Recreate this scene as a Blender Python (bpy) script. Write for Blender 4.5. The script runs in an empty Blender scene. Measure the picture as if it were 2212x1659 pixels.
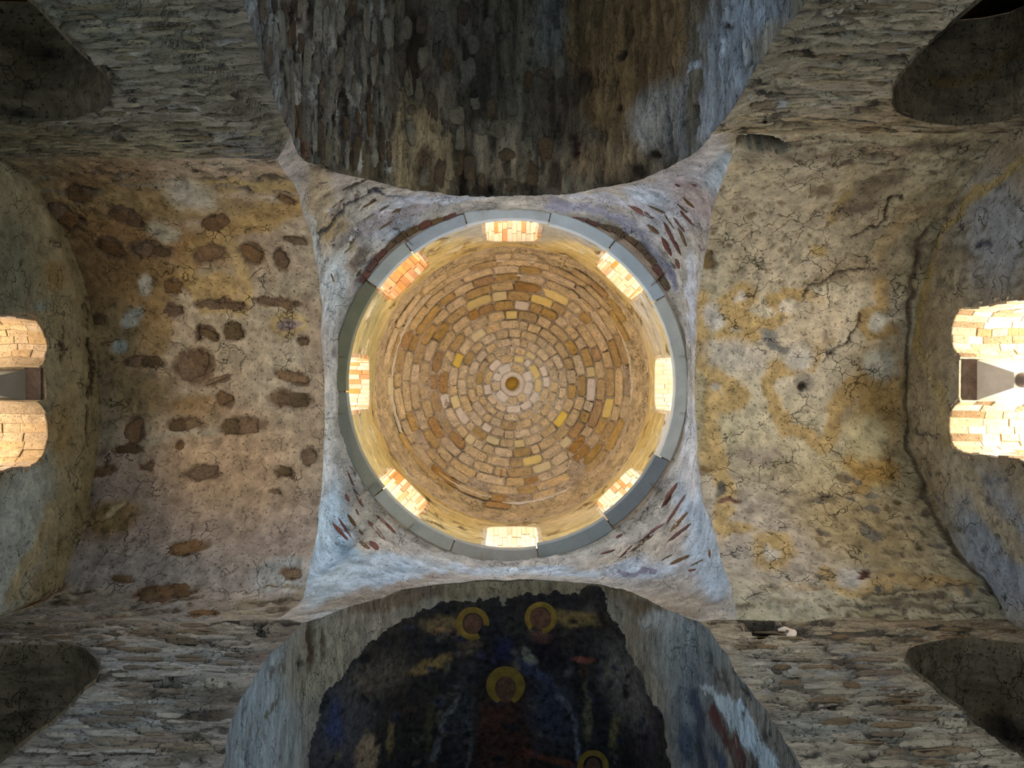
import bpy, math, random
import numpy as np
from mathutils import Vector, Matrix, Euler
from mathutils.bvhtree import BVHTree

R = random.Random(7)
S = bpy.context.scene
COL = S.collection
F, CX, CY, CAMZ = 2000.0, 1106.0, 829.5, 1.5      # focal length and centre of the 2212 x 1659 frame

# ------------------------------------------------------------------ camera, world, sun, daylight, exposure
cam = bpy.data.cameras.new('camera'); camo = bpy.data.objects.new('camera', cam); COL.objects.link(camo)
camo.location = (0, 0, CAMZ); camo.rotation_euler = (math.pi, 0, 0)
cam.sensor_width = 36.0; cam.lens = 36.0 * F / 2212.0; cam.clip_start = 0.05; cam.clip_end = 500
S.camera = camo
S.view_settings.view_transform = 'Standard'; S.view_settings.look = 'None'
S.view_settings.gamma = 1.0; S.view_settings.use_curve_mapping = False
S.view_settings.exposure = 0.0
S.cycles.max_bounces = 8; S.cycles.diffuse_bounces = 4; S.cycles.glossy_bounces = 2
S.cycles.use_adaptive_sampling = True; S.cycles.adaptive_threshold = 0.04
S.cycles.sample_clamp_indirect = 6.0
S.cycles.use_denoising = True

W = bpy.data.worlds.new('world'); S.world = W; W.use_nodes = True
nt = W.node_tree; nt.nodes.clear()
wo = nt.nodes.new('ShaderNodeOutputWorld'); bg = nt.nodes.new('ShaderNodeBackground')
tc = nt.nodes.new('ShaderNodeTexCoord'); sx = nt.nodes.new('ShaderNodeSeparateXYZ')
rp = nt.nodes.new('ShaderNodeValToRGB'); mr = nt.nodes.new('ShaderNodeMapRange')
mr.inputs[1].default_value = -1; mr.inputs[2].default_value = 1
nt.links.new(tc.outputs['Generated'], sx.inputs[0]); nt.links.new(sx.outputs[2], mr.inputs[0])
nt.links.new(mr.outputs[0], rp.inputs[0]); nt.links.new(rp.outputs[0], bg.inputs[0]); nt.links.new(bg.outputs[0], wo.inputs[0])
cr = rp.color_ramp
cr.elements[0].position = 0.0; cr.elements[0].color = (1.0, .86, .66, 1)      # sunlit dry ground below the horizon
cr.elements[1].position = 1.0; cr.elements[1].color = (.30, .52, 1.0, 1)      # zenith
e = cr.elements.new(.488); e.color = (1.0, .86, .66, 1)
e = cr.elements.new(.505); e.color = (.80, .90, 1.0, 1)
bg.inputs[1].default_value = 17.6

sl = bpy.data.lights.new('sun', 'SUN'); slo = bpy.data.objects.new('sun', sl); COL.objects.link(slo)
sl.energy = 12.0; sl.angle = math.radians(.6); sl.color = (1, .93, .8)
_sd = Vector((-.46, -.22, -.86)).normalized()
slo.rotation_euler = _sd.to_track_quat('-Z', 'Y').to_euler(); slo.location = (20, 10, 40)

def area(name, loc, target, w, h, energy, color, portal=False):
    l = bpy.data.lights.new(name, 'AREA'); o = bpy.data.objects.new(name, l); COL.objects.link(o)
    l.shape = 'RECTANGLE'; l.size = w; l.size_y = h; l.energy = energy; l.color = color
    o.location = loc; d = Vector(target) - Vector(loc)
    o.rotation_euler = d.to_track_quat('-Z', 'Z').to_euler()
    if portal: l.cycles.is_portal = True
    return o
BLUE = (.66, .82, 1.0)
# area lamps added for daylight from unseen doors and low windows at the ends of the arms (all below the frame)
area('daylight', (.2, -6.6, 3.0), (0, 0, 6.0), 2.4, 4.4, 700, BLUE)
area('daylight', (-5.3, 0, 2.6), (0, 0, 7.0), 2.2, 3.6, 210, BLUE)
area('daylight', (5.1, 0, 2.6), (0, 0, 7.0), 2.2, 3.6, 260, (.72, .85, 1.0))
area('daylight', (0, 6.6, 3.4), (0, 0, 8.0), 1.6, 3.0, 120, BLUE)
for k in range(8):                                                            # sky portals of the eight drum windows
    t = math.radians(45 * k)
    area('portal', (2.95 * math.cos(t), 2.95 * math.sin(t), 14.9), (0, 0, 14.9), 1.0, 2.3, 1, (1, 1, 1), True)
area('portal', (6.55, 0, 11.2), (0, 0, 11.2), 2.4, 3.2, 1, (1, 1, 1), True)
area('portal', (-6.75, 0, 11.2), (0, 0, 11.2), 2.4, 3.2, 1, (1, 1, 1), True)

# ------------------------------------------------------------------ helpers
def lin(c):
    c = np.asarray(c, float) / 255.0
    return np.where(c <= .04045, c / 12.92, ((c + .055) / 1.055) ** 2.4)
def P(px, py, D): return Vector(((px - CX) * D / F, (py - CY) * D / F, D + CAMZ))
def topx(p):
    D = p[..., 2] - CAMZ
    D = np.maximum(D, .3)
    return CX + F * p[..., 0] / D, CY + F * p[..., 1] / D
def _h(ix, iy, iz, seed):
    n = (ix * 374761393 + iy * 668265263 + iz * 1274126177 + seed * 974711) & 0xffffffff
    n = ((n ^ (n >> 13)) * 1274126177) & 0xffffffff
    n = n ^ (n >> 16)
    return (n & 0xffff) / 32767.5 - 1.0
def vn(p, seed=0):
    i = np.floor(p).astype(np.int64); f = p - i; f = f * f * f * (f * (f * 6 - 15) + 10)
    x, y, z = i[..., 0], i[..., 1], i[..., 2]; fx, fy, fz = f[..., 0], f[..., 1], f[..., 2]
    def L(a, b, t): return a + (b - a) * t
    return L(L(L(_h(x, y, z, seed), _h(x + 1, y, z, seed), fx), L(_h(x, y + 1, z, seed), _h(x + 1, y + 1, z, seed), fx), fy),
             L(L(_h(x, y, z + 1, seed), _h(x + 1, y, z + 1, seed), fx), L(_h(x, y + 1, z + 1, seed), _h(x + 1, y + 1, z + 1, seed), fx), fy), fz)
def fbm(p, seed=0, oc=4, g=.5):
    a, s, t = 1.0, 0, 0
    for k in range(oc):
        s = s + a * vn(p * (2.03 ** k) + 17.3 * k, seed + k); t += a; a *= g
    return s / t
def sst(a, b, x):
    t = np.clip((x - a) / (b - a), 0, 1); return t * t * (3 - 2 * t)
def tag(o, label=None, cat=None, group=None, kind=None):
    if label: o['label'] = label
    if cat: o['category'] = cat
    if group: o['group'] = group
    if kind: o['kind'] = kind
    return o
def mkmesh(name, V, Fc, mat=None, smooth=True, col=None):
    me = bpy.data.meshes.new(name)
    if isinstance(V, np.ndarray) and isinstance(Fc, np.ndarray):
        n = Fc.shape[1]
        me.vertices.add(len(V)); me.vertices.foreach_set('co', V.astype(np.float32).ravel())
        me.loops.add(Fc.size); me.loops.foreach_set('vertex_index', Fc.astype(np.int32).ravel())
        me.polygons.add(len(Fc)); me.polygons.foreach_set('loop_start', np.arange(0, Fc.size, n, dtype=np.int32))
        me.polygons.foreach_set('loop_total', np.full(len(Fc), n, dtype=np.int32))
        me.update(calc_edges=True); me.validate()
    else:
        me.from_pydata([tuple(v) for v in V], [], [tuple(f) for f in Fc]); me.update()
    if smooth: me.polygons.foreach_set('use_smooth', np.ones(len(me.polygons), dtype=bool))
    if col is not None:
        a = me.color_attributes.new('Col', 'FLOAT_COLOR', 'POINT')
        c = np.ones((len(V), 4), dtype=np.float32); c[:, :3] = col
        a.data.foreach_set('color', c.ravel())
    if mat: me.materials.append(mat)
    return me
def mkobj(name, me, parent=None):
    o = bpy.data.objects.new(name, me); COL.objects.link(o)
    if parent: o.parent = parent
    return o
def catmull(pts, n):
    p = np.array(pts, float); p = np.vstack([2 * p[0] - p[1], p, 2 * p[-1] - p[-2]])
    out = []
    for i in range(1, len(p) - 2):
        for t in np.linspace(0, 1, 24, endpoint=False):
            a, b, c, d = p[i - 1], p[i], p[i + 1], p[i + 2]
            out.append(.5 * ((2 * b) + (c - a) * t + (2 * a - 5 * b + 4 * c - d) * t * t + (3 * b - a - 3 * c + d) * t ** 3))
    out.append(p[-2]); out = np.array(out)
    return resample(out, n)
def resample(out, n):
    s = np.concatenate([[0], np.cumsum(np.linalg.norm(np.diff(out, axis=0), axis=1))])
    q = np.linspace(0, s[-1], n)
    return np.stack([np.interp(q, s, out[:, k]) for k in range(out.shape[1])], 1)

# ------------------------------------------------------------------ materials
def nodes(m):
    m.use_nodes = True; n = m.node_tree; n.nodes.clear()
    o = n.nodes.new('ShaderNodeOutputMaterial'); b = n.nodes.new('ShaderNodeBsdfPrincipled')
    n.links.new(b.outputs[0], o.inputs[0]); b.inputs['Roughness'].default_value = .92
    b.inputs['Specular IOR Level'].default_value = .15
    return n, b
def masonry(name, color=None, rough_bump=.5, scale=1.0, rnd=0.0, pit=.5, cracks=0.0, stretch=(1, 1, 1), streak=0.0, mott=.28, spec=.15, rough=.92, bdist=.03):
    """procedural stone / plaster: attribute or flat colour, mottling, dark pits, hair cracks and real bump"""
    m = bpy.data.materials.new(name); n, b = nodes(m); N = n.nodes.new; L = n.links.new
    b.inputs['Specular IOR Level'].default_value = spec; b.inputs['Roughness'].default_value = rough
    co = N('ShaderNodeNewGeometry').outputs['Position']
    if rnd:
        oi = N('ShaderNodeObjectInfo'); va = N('ShaderNodeVectorMath'); va.operation = 'ADD'
        L(co, va.inputs[0]); L(oi.outputs['Random'], va.inputs[1]); co = va.outputs[0]
    if color is None:
        a = N('ShaderNodeAttribute'); a.attribute_name = 'Col'; base = a.outputs['Color']
    else:
        r = N('ShaderNodeRGB'); r.outputs[0].default_value = (*lin(color), 1); base = r.outputs[0]
    mp = N('ShaderNodeMapping'); mp.inputs['Scale'].default_value = stretch; L(co, mp.inputs[0])
    n1 = N('ShaderNodeTexNoise'); n1.inputs['Scale'].default_value = 5 * scale; n1.inputs['Detail'].default_value = 6; n1.inputs['Roughness'].default_value = .68
    L(mp.outputs[0], n1.inputs['Vector'])
    r1 = N('ShaderNodeMapRange'); r1.inputs[1].default_value = .3; r1.inputs[2].default_value = .7; r1.inputs[3].default_value = 1 - mott; r1.inputs[4].default_value = 1 + mott * .8
    L(n1.outputs[0], r1.inputs[0])
    mul = N('ShaderNodeVectorMath'); mul.operation = 'SCALE'; L(base, mul.inputs[0]); L(r1.outputs[0], mul.inputs['Scale'])
    cur = mul.outputs[0]
    if rnd:
        oi2 = N('ShaderNodeObjectInfo'); hs = N('ShaderNodeHueSaturation')
        q = N('ShaderNodeMapRange'); q.inputs[3].default_value = 1 - rnd; q.inputs[4].default_value = 1 + rnd * .7
        L(oi2.outputs['Random'], q.inputs[0]); L(q.outputs[0], hs.inputs['Value'])
        wn = N('ShaderNodeTexWhiteNoise'); wn.noise_dimensions = '1D'; L(oi2.outputs['Random'], wn.inputs['W'])
        q2 = N('ShaderNodeMapRange'); q2.inputs[3].default_value = .8; q2.inputs[4].default_value = 1.1
        L(wn.outputs['Value'], q2.inputs[0]); L(q2.outputs[0], hs.inputs['Saturation']); L(cur, hs.inputs['Color']); cur = hs.outputs[0]
    # pits : small dark holes
    n2 = N('ShaderNodeTexNoise'); n2.inputs['Scale'].default_value = 26 * scale; n2.inputs['Detail'].default_value = 2.5; n2.inputs['Roughness'].default_value = .6
    L(mp.outputs[0], n2.inputs['Vector'])
    r2 = N('ShaderNodeMapRange'); r2.inputs[1].default_value = .30; r2.inputs[2].default_value = .40; r2.inputs[3].default_value = 1 - pit; r2.inputs[4].default_value = 1
    L(n2.outputs[0], r2.inputs[0])
    m2 = N('ShaderNodeVectorMath'); m2.operation = 'SCALE'; L(cur, m2.inputs[0]); L(r2.outputs[0], m2.inputs['Scale']); cur = m2.outputs[0]
    hgt = N('ShaderNodeMath'); hgt.operation = 'MULTIPLY_ADD'; L(r2.outputs[0], hgt.inputs[0]); hgt.inputs[1].default_value = .35; L(n1.outputs[0], hgt.inputs[2]); hh = hgt.outputs[0]
    if cracks:
        wv = N('ShaderNodeTexNoise'); wv.inputs['Scale'].default_value = 3.5; wv.inputs['Detail'].default_value = 3; L(co, wv.inputs['Vector'])
        sc = N('ShaderNodeVectorMath'); sc.operation = 'MULTIPLY_ADD'; L(wv.outputs['Color'], sc.inputs[0]); sc.inputs[1].default_value = (.55, .55, .55); L(mp.outputs[0], sc.inputs[2])
        vo = N('ShaderNodeTexVoronoi'); vo.feature = 'DISTANCE_TO_EDGE'; vo.inputs['Scale'].default_value = 3.2 * scale; L(sc.outputs[0], vo.inputs['Vector'])
        r3 = N('ShaderNodeMapRange'); r3.inputs[1].default_value = .0; r3.inputs[2].default_value = .022; r3.inputs[3].default_value = 1; r3.inputs[4].default_value = 0; L(vo.outputs[0], r3.inputs[0])
        mk = N('ShaderNodeTexNoise'); mk.inputs['Scale'].default_value = 2.3; mk.inputs['Detail'].default_value = 1; L(co, mk.inputs['Vector'])
        r4 = N('ShaderNodeMapRange'); r4.inputs[1].default_value = .47; r4.inputs[2].default_value = .62; L(mk.outputs[0], r4.inputs[0])
        mm = N('ShaderNodeMath'); mm.operation = 'MULTIPLY'; L(r3.outputs[0], mm.inputs[0]); L(r4.outputs[0], mm.inputs[1])
        inv = N('ShaderNodeMath'); inv.operation = 'MULTIPLY_ADD'; L(mm.outputs[0], inv.inputs[0]); inv.inputs[1].default_value = -cracks; inv.inputs[2].default_value = 1
        m3 = N('ShaderNodeVectorMath'); m3.operation = 'SCALE'; L(cur, m3.inputs[0]); L(inv.outputs[0], m3.inputs['Scale']); cur = m3.outputs[0]
        h2 = N('ShaderNodeMath'); h2.operation = 'MULTIPLY_ADD'; L(inv.outputs[0], h2.inputs[0]); h2.inputs[1].default_value = .6; L(hh, h2.inputs[2]); hh = h2.outputs[0]
    L(cur, b.inputs['Base Color'])
    bp = N('ShaderNodeBump'); bp.inputs['Strength'].default_value = rough_bump; bp.inputs['Distance'].default_value = bdist
    L(hh, bp.inputs['Height']); L(bp.outputs[0], b.inputs['Normal'])
    return m
M_vault = masonry('vault_plaster', None, 1.0, 1.0, cracks=.8, pit=.55, mott=.34, bdist=.04)
M_wall = masonry('rubble_wall', None, 1.0, 1.0, pit=.65, cracks=.5, mott=.46, bdist=.06, stretch=(1, 1, 2.6))
M_wns = masonry('rubble_vault', None, 1.0, 1.0, pit=.65, cracks=.4, mott=.46, bdist=.06, stretch=(2.4, .8, 2.4))
M_drum = masonry('drum_plaster', None, .8, 1.2, pit=.35, stretch=(1, 1, 3.2), mott=.2, cracks=0)
M_pend = masonry('pendentive_plaster', None, 1.0, 1.3, pit=.5, mott=.3, cracks=.5, bdist=.04)
M_mortar = masonry('dome_mortar', (204, 182, 152), .6, 1.5, mott=.15)
M_stone = masonry('dome_stone', (226, 200, 156), 1.0, 1.8, rnd=.14, pit=.75, mott=.3)
M_yellow = masonry('yellow_stone', (240, 208, 104), .3, 1.6, rnd=.1, pit=.05, mott=.1)
M_cream = masonry('cream_stone', (226, 206, 150), .3, 1.6, rnd=.08, pit=.08, mott=.1)
M_white = masonry('white_stone', (232, 216, 196), .5, 1.6, rnd=.06, pit=.15, mott=.14)
M_orange = masonry('orange_tufa', (190, 148, 88), 1.0, 1.6, rnd=.14, pit=.7, mott=.3)
M_ochre = masonry('ochre_tufa', (200, 168, 112), 1.0, 1.6, rnd=.14, pit=.6, mott=.3)
M_grey = masonry('grey_rubble', (128, 119, 102), 1.0, 1.6, rnd=.3, pit=.6, mott=.35)
M_brown = masonry('brown_tufa', (118, 94, 68), 1.0, 2.0, rnd=.22, pit=.8, mott=.4)
M_red = masonry('red_brick', (118, 80, 70), .8, 1.6, rnd=.25, pit=.4, mott=.25)
M_ruin = masonry('rust_brick', (216, 160, 104), .7, 1.6, rnd=.22, pit=.3, mott=.2)
M_pale = masonry('pale_brick', (228, 206, 172), .7, 1.6, rnd=.14, pit=.3, mott=.2)
M_hole = masonry('dark_brown_rubble', (96, 80, 58), 1.0, 1.6, pit=.6, mott=.4)
M_dark = masonry('underside_shade', (62, 52, 46), 1.0, 2, pit=.5, mott=.4)  # dark colour of the slab added under the window spandrels
M_wst = {}
M_lime = masonry('lime_mortar', (228, 212, 184), .8, 1.6, pit=.4, mott=.15)
M_west = masonry('dimmed_tan_stone', (150, 126, 96), .9, 1.6, rnd=.14, pit=.6, mott=.3)  # weaker light of the left window put into a darker stone colour
M_westm = masonry('dimmed_mortar', (136, 118, 94), .9, 1.6, pit=.6)  # left reveal mortar, darkened in colour for the dimmer light there
M_wpale = masonry('weathered_pale_stone', (204, 180, 146), .9, 1.6, rnd=.1, pit=.6, mott=.25)
M_floor = masonry('floor_stone', (176, 164, 146), .4, .6)

# ------------------------------------------------------------------ painted, displaced surfaces
SAT = .77
def paint(p, px, py, base, feats, warp=7.0):
    """base = (colour a, colour b, noise scale vec); feats in photo pixels, ragged edges from noise; returns colours and relief"""
    a, b, sc = base[:3]
    q = p * np.array(sc if hasattr(sc, '__len__') else (sc, sc, sc))
    n = fbm(q, 3, 5, .6)
    t = sst(-.35, .35, n)[..., None]
    c = lin(a) * (1 - t) + lin(b) * t
    d = np.zeros(p.shape[:-1])
    wx = fbm(p * 4.0, 21, 5, .62) * warp * 2.6; wy = fbm(p * 4.0, 31, 5, .62) * warp * 2.6
    x, y = px + wx, py + wy
    for f in feats:
        if f[0] == 'b':
            _, fx, fy, rx, ry, an, colr, soft, dep = f
            ca, sa = math.cos(math.radians(an)), math.sin(math.radians(an))
            u = ((x - fx) * ca + (y - fy) * sa) / rx; v = (-(x - fx) * sa + (y - fy) * ca) / ry
            k = 1 - sst(1 - soft, 1 + soft, np.sqrt(u * u + v * v))
        elif f[0] == 'p':                    # polygon, hard ragged edge
            _, pts, colr, soft, dep = f
            k = inpoly(x, y, pts).astype(float)
        else:
            _, pts, w, colr, soft, dep = f
            k = np.zeros(d.shape)
            for (x0, y0), (x1, y1) in zip(pts[:-1], pts[1:]):
                dx, dy = x1 - x0, y1 - y0; L2 = dx * dx + dy * dy + 1e-6
                tt = np.clip(((x - x0) * dx + (y - y0) * dy) / L2, 0, 1)
                dd = np.hypot(x - x0 - tt * dx, y - y0 - tt * dy) / w
                k = np.maximum(k, 1 - sst(1 - soft, 1 + soft, dd))
        if colr is not None: c = c * (1 - k[..., None]) + lin(colr) * k[..., None]
        d = d + k * dep
    lum = (c * np.array([.3, .55, .15])).sum(-1, keepdims=True)
    return lum + (c - lum) * SAT, d
def inpoly(x, y, pts):
    r = np.zeros(x.shape, bool); n = len(pts)
    for i in range(n):
        x0, y0 = pts[i]; x1, y1 = pts[(i + 1) % n]
        if y0 == y1: continue
        c = ((y0 > y) != (y1 > y)) & (x < (x1 - x0) * (y - y0) / (y1 - y0) + x0)
        r ^= c
    return r
def rough(p, amp, seed=40, sc=(2.2, 2.2, 2.2)):
    return (fbm(p * np.array(sc), seed, 5, .55)) * amp
def seamwarp(p):
    """the same small push for any surface at the same point, so neighbours stay joined"""
    w = np.stack([fbm(p * 1.7, 71, 4), fbm(p * 1.7, 81, 4), fbm(p * 1.7, 91, 4)], -1)
    return p + w * .045
def normals(p, inside):
    du = np.gradient(p, axis=0); dv = np.gradient(p, axis=1)
    n = np.cross(du, dv); n /= np.linalg.norm(n, axis=-1, keepdims=True) + 1e-9
    s = np.sign(np.sum(n * (np.array(inside) - p), -1, keepdims=True)); s[s == 0] = 1
    return n * s
def edgefade(p, w=5):
    a = np.arange(p.shape[0]); b = np.arange(p.shape[1])
    fa = np.clip(np.minimum(a, a[::-1]) / w, 0, 1); fb = np.clip(np.minimum(b, b[::-1]) / w, 0, 1)
    return fa[:, None] * fb[None, :]
BV = {}
GRAIN = None
def surface(name, p, base, feats, mat, inside=(0, 0, 8), amp=.03, rsc=(2.2, 2.2, 2.2), hole=None, parent=None, warp=7.0, keep=None, dig=1.0, wrapfade=True, grain=((9, 9, 9), .2, .009)):
    """p: (nu,nv,3) grid of points -> ragged, painted masonry skin"""
    nu, nv = p.shape[:2]
    q = seamwarp(p)
    nrm = normals(p, inside)
    px, py = topx(q)
    c, d = paint(q, px, py, base, feats, warp)
    fd = edgefade(p)
    gs, gc, gd = grain
    gn = fbm(q * np.array(gs), 55, 4, .65)
    c = c * (1 + gc * np.clip(gn * 2.2, -1, 1) - .0)[..., None]
    dk = sst(.16, .34, fbm(q * np.array(gs) * 1.3, 58, 4, .65)); c = c * (1 - gc * 1.1 * dk)[..., None]
    d = d + gn * gd * 2 - dk * gd * 1.4
    disp = (rough(q, amp, 40, rsc)) * fd + d * np.clip(fd * 1.0, 0, 1) * dig
    q = q + nrm * disp[..., None]
    idx = np.arange(nu * nv).reshape(nu, nv)
    Fq = np.stack([idx[:-1, :-1], idx[1:, :-1], idx[1:, 1:], idx[:-1, 1:]], -1).reshape(-1, 4)
    V = q.reshape(-1, 3).copy(); C = c.reshape(-1, 3)
    if hole is not None:
        (A, B), polys = hole[:2]                       # param coords per vertex and outlines in them
        A = A.ravel(); B = B.ravel()
        for poly in polys:
            pl = np.array(poly, float)
            cen = inpoly(A[Fq].mean(1), B[Fq].mean(1), poly)
            kept = Fq[~cen]; gone = Fq[cen]
            bd = np.intersect1d(kept.ravel(), gone.ravel())
            a, b = A[bd], B[bd]; best = np.full(len(bd), 1e9); na = a.copy(); nb = b.copy()
            for i in range(len(pl)):
                x0, y0 = pl[i]; x1, y1 = pl[(i + 1) % len(pl)]
                dx, dy = x1 - x0, y1 - y0
                tt = np.clip(((a - x0) * dx + (b - y0) * dy) / (dx * dx + dy * dy + 1e-9), 0, 1)
                cx_, cy_ = x0 + tt * dx, y0 + tt * dy; dd = np.hypot(a - cx_, b - cy_)
                m = dd < best; best[m] = dd[m]; na[m] = cx_[m]; nb[m] = cy_[m]
            V[bd] = hole[2](na, nb, V[bd]) if len(hole) > 2 else V[bd]
            A[bd] = na; B[bd] = nb
            Fq = kept
    if keep is not None:
        Fq = Fq[keep(q.reshape(-1, 3)[Fq].mean(1))]
    me = mkmesh(name, V, Fq, mat, True, C)
    o = mkobj(name, me, parent)
    BV[name] = BVHTree.FromPolygons([Vector(v) for v in V], [tuple(f) for f in Fq.tolist()])
    return o
def cast(bv, px, py):
    d = Vector(((px - CX) / F, (py - CY) / F, 1)).normalized()
    h, n, i, dist = bv.ray_cast(Vector((0, 0, CAMZ)), d)
    if h is None: return None, None
    if n.dot(d) > 0: n = -n
    return h, n
def slabmesh(name, rings, mat):
    """closed-top piece from concentric outline rings (outer at the wall, inner ones proud), centre fan"""
    V = []; Fc = []; k = len(rings[0])
    for r in rings: V += [tuple(v) for v in r]
    for j in range(len(rings) - 1):
        for i in range(k):
            a, b = j * k + i, j * k + (i + 1) % k
            Fc.append((a, b, b + k, a + k))
    c = Vector((0, 0, 0))
    for v in rings[-1]: c += Vector(v)
    V.append(tuple(c / k)); t = len(V) - 1; j = (len(rings) - 1) * k
    for i in range(k): Fc.append((j + i, j + (i + 1) % k, t))
    return mkmesh(name, V, Fc, mat, True)
def piece_px(name, parent, bv, outline, h, mat, sink=.02, inset=.12, label=None):
    """a stone, brick or patch whose outline lies on a surface where the photograph shows it; h = how proud it stands"""
    cx = sum(p[0] for p in outline) / len(outline); cy = sum(p[1] for p in outline) / len(outline)
    r0, r1, r2 = [], [], []
    _, nc = cast(bv, cx, cy)
    if nc is None: return None
    for (x, y) in outline:
        p, n = cast(bv, x, y)
        if p is None: return None
        r0.append(p - nc * sink); r1.append(p + nc * h * .55)
    for (x, y) in outline:
        p, n = cast(bv, x + (cx - x) * inset, y + (cy - y) * inset)
        if p is None: return None
        r2.append(p + nc * h)
    ok = all((r0[i] - r0[i - 1]).length < 1.2 for i in range(len(r0)))
    if not ok: return None
    o = mkobj(name, slabmesh(name, [r0, r1, r2], mat), parent)
    if label: o['label'] = label
    return o
def blob(x, y, rx, ry, an=0, k=12, jag=.18, sq=2.6):
    pts = []
    ca, sa = math.cos(math.radians(an)), math.sin(math.radians(an))
    for i in range(k):
        t = 2 * math.pi * (i + .5) / k; j = 1 + R.uniform(-jag, jag)
        u = math.copysign(abs(math.cos(t)) ** (2 / sq), math.cos(t)) * rx * j
        v = math.copysign(abs(math.sin(t)) ** (2 / sq), math.sin(t)) * ry * j
        pts.append((x + u * ca - v * sa, y + u * sa + v * ca))
    return pts

# ------------------------------------------------------------------ traced arch lines of the crossing (photo pixels -> planes)
XW, XE, YS, YNW, YNE, DSP = -2.5, 2.4, 2.5, -2.4, -2.66, 9.83
def onx(pts, X): return [(((py - CY) * abs(X) / abs(px - CX)), F * abs(X) / abs(px - CX)) for px, py in pts]   # (y, D)
def ony(pts, Y): return [(((px - CX) * abs(Y) / abs(py - CY)), F * abs(Y) / abs(py - CY)) for px, py in pts]   # (x, D)
wpts = [(597, 341), (630, 385), (652, 450), (672, 520), (690, 640), (698, 760), (700, 850), (699, 950), (695, 1050), (688, 1130), (675, 1200), (660, 1285), (625, 1325), (597, 1338)]
epts = [(1594.5, 288), (1578, 332), (1545, 430), (1525, 520), (1510, 640), (1499, 760), (1496, 860), (1503, 970), (1518, 1060), (1540, 1150), (1560, 1220), (1582, 1285), (1594.5, 1338)]
spts = [(655, 1347), (720, 1325), (770, 1306), (830, 1285), (900, 1268), (1000, 1254), (1106, 1249), (1220, 1256), (1337, 1270), (1380, 1288), (1422, 1308), (1470, 1327), (1515, 1340)]
npts = [(625, 290), (641, 335), (680, 354), (730, 370), (790, 386), (850, 401), (960, 418), (1106, 425), (1200, 421), (1290, 409), (1380, 387), (1440, 365), (1490, 340), (1520, 318), (1540, 290)]
YN = -2.5
wc, ec = onx(wpts, XW), onx(epts, XE); sc_, nc_ = ony(spts, YS), ony(npts, YN)
wc[0] = (YNW, DSP); wc[-1] = (YS, DSP); ec[0] = (YNE, DSP); ec[-1] = (YS, DSP)
# pier arrises below the springing, as the photograph shows them
SWe = [(-2.21, 8.55), (-2.14, 7.16), (-1.87, 6.03), (-1.87, -1.5)]
SEe = [(1.99, 8.76), (1.93, 7.24), (1.91, 6.03), (1.91, -1.5)]
NWe = [(-2.10, 8.2), (-1.92, 7.0), (-1.77, 6.03), (-1.77, -1.5)]
NEe = [(1.99, 8.4), (1.94, 7.2), (1.91, 6.03), (1.91, -1.5)]
def edge(corner, e):      # x of the pier arris at depth D
    xs = [corner[0]] + [a for a, b in e]; ds = [corner[1]] + [b for a, b in e]
    return lambda D: np.interp(-np.asarray(D, float), -np.array(ds), xs)
EDG = {'SW': edge(sc_[0], SWe), 'SE': edge(sc_[-1], SEe), 'NW': edge(nc_[0], NWe), 'NE': edge(nc_[-1], NEe)}
CORN = {'SW': sc_[0], 'SE': sc_[-1], 'NW': nc_[0], 'NE': nc_[-1]}

PLA = (176, 158, 128); PLB = (150, 132, 104); YEL = (184, 155, 92); YELD = (150, 118, 58); BRN = (112, 88, 62); DRK = (64, 54, 42); LIT = (196, 188, 172); BLU = (176, 190, 200); GRY = (136, 132, 124); RED = (120, 72, 56)

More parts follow.
